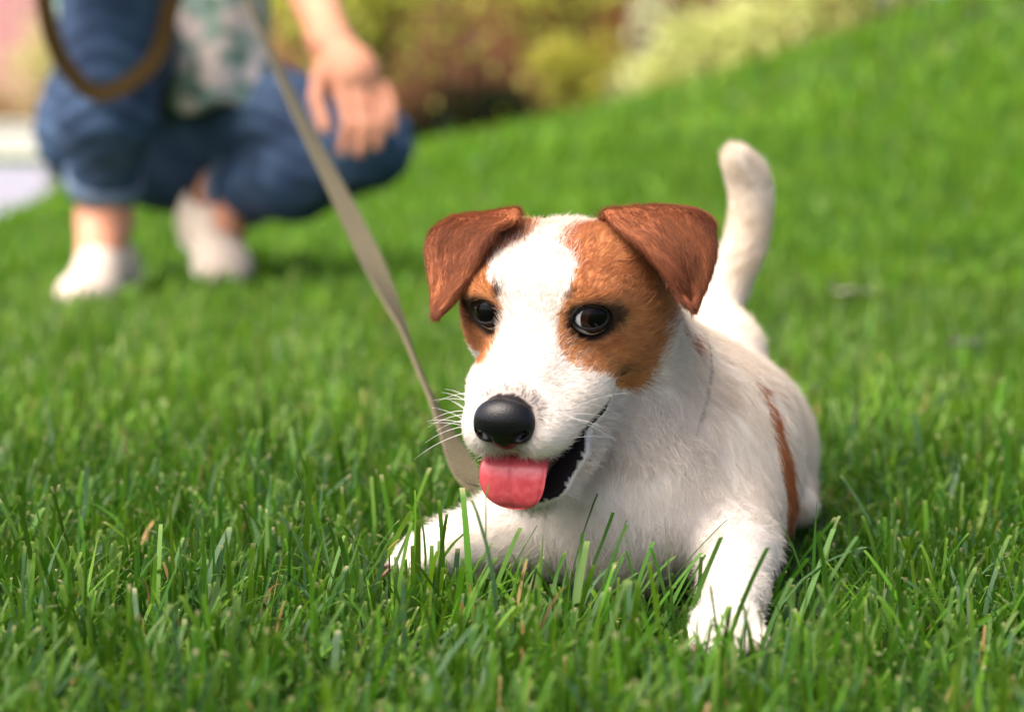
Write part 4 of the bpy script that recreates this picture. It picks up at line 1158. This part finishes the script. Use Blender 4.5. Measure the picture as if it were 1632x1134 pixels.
def field(n, box, Lr, Wr, segs, seed, keep=None, tipw=1.0, clump=1.0, near=False, dryness=.045, gs=0.0):
    x = rg.uniform(box[0], box[1], n); y = rg.uniform(box[2], box[3], n)
    if keep is not None:
        m = keep(x, y); x, y = x[m], y[m]; n = len(x)
    pt = np.stack([x, y, np.zeros(n)], 1)
    if near:      # uneven stand: thin spots between tufts
        m = wob(pt, 75, seed + 7) + .55 * rg.normal(size=n) > -.62
        x, y, pt = x[m], y[m], pt[m]; n = len(x)
    cl = wob(pt, 14 * clump, seed) ; cl2 = wob(pt, 3.2 * clump, seed + 1)
    L = rg.uniform(Lr[0], Lr[1], n) * (1 + .28 * cl) * np.where(rg.random(n) < .06, 1.35, 1)
    Wd = rg.uniform(Wr[0], Wr[1], n); az = rg.uniform(0, 2 * np.pi, n); az = np.where(rg.random(n) < .5, wob(pt, 30, seed + 3) * 3.5 + rg.normal(size=n) * .5, az)
    lean = np.abs(rg.normal(size=n)) * .52; bend = rg.normal(size=n) * .75 + .4
    flat = rg.random(n) < .22; lean[flat] += rg.uniform(.5, 1.0, flat.sum())
    if near:      # trodden short against the dog, a few blades left tall
        sdg = sd_dog(np.stack([x, y, np.full(n, .022)], 1)); fac = np.where(x > -.015, np.clip(sdg / .055, .38, 1), 1)
        L = np.where(rg.random(n) < .90, L * fac, L)
    g = np.clip(.5 + gs + .28 * cl2 + rg.normal(size=n) * .22, 0, 1)[:, None]  # tint shift paints light into the blades: sunlit far off, shadowed nearby
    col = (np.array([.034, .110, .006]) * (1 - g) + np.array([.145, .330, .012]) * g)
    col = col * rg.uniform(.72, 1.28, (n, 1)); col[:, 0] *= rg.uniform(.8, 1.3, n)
    bl = rg.random(n) < .09; col[bl] = np.array([.06, .14, .05])  # scattered blue-grey blades: sky glints put into the colour
    dry = rg.random(n) < np.clip(dryness + dryness * cl2, 0, 1); col[dry] = np.array([.42, .27, .10]) * rg.uniform(.6, 1.1, (dry.sum(), 1)); L[dry] *= .75; Wd[dry] *= .7
    tip = np.tile(np.array([.22, .32, .06]), (n, 1)); tip[rg.random(n) < .25] = (.55, .48, .26)
    cut = (rg.random(n) < .72).astype(float); tip[cut < .5] = col[cut < .5]
    return blades(x, y, L, Wd, lean, az, bend, col, tip, segs, cut, tipw)
def to_mesh(parts):
    Vs, Cs, Fs, o = [], [], [], 0
    for V, C in parts:
        n, s1 = V.shape[:2]; i = (np.arange(n) * s1 * 2)[:, None] + o
        for k in range(s1 - 1): Fs.append(np.hstack([i + k * 2, i + k * 2 + 1, i + k * 2 + 3, i + k * 2 + 2]))
        Vs.append(V.reshape(-1, 3)); Cs.append(C.reshape(-1, 3)); o += n * s1 * 2
    return np.concatenate(Vs), np.concatenate(Fs), np.concatenate(Cs)
rg = np.random.default_rng(17)
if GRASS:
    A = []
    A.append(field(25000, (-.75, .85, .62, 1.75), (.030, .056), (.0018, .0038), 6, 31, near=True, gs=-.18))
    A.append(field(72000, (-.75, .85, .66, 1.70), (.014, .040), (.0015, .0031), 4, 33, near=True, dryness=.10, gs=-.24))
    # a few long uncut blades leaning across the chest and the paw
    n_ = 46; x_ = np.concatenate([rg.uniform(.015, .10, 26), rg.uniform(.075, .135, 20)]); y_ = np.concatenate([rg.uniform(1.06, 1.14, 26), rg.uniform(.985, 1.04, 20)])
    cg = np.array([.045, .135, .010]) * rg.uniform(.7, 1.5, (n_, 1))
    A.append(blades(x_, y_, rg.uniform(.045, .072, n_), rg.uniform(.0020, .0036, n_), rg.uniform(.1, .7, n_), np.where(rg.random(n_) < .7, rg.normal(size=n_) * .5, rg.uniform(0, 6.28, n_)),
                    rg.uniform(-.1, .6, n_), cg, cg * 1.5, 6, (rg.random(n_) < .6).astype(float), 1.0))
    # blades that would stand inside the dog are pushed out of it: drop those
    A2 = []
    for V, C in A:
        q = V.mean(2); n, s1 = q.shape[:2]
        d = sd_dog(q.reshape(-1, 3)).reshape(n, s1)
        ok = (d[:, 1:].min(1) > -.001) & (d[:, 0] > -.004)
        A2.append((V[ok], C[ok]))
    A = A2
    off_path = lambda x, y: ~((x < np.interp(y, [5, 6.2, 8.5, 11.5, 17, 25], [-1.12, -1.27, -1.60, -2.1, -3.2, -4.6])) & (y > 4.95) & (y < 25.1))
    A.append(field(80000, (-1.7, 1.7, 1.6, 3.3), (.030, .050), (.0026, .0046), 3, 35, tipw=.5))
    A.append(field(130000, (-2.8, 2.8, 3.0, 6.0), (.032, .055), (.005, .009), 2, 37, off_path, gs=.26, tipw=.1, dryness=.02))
    A.append(field(120000, (-4.2, 4.5, 5.8, 12.0), (.035, .06), (.009, .016), 2, 39, off_path, gs=.50, tipw=.1, dryness=.02))  # sunlit bank: its brightness is put into the blade colour
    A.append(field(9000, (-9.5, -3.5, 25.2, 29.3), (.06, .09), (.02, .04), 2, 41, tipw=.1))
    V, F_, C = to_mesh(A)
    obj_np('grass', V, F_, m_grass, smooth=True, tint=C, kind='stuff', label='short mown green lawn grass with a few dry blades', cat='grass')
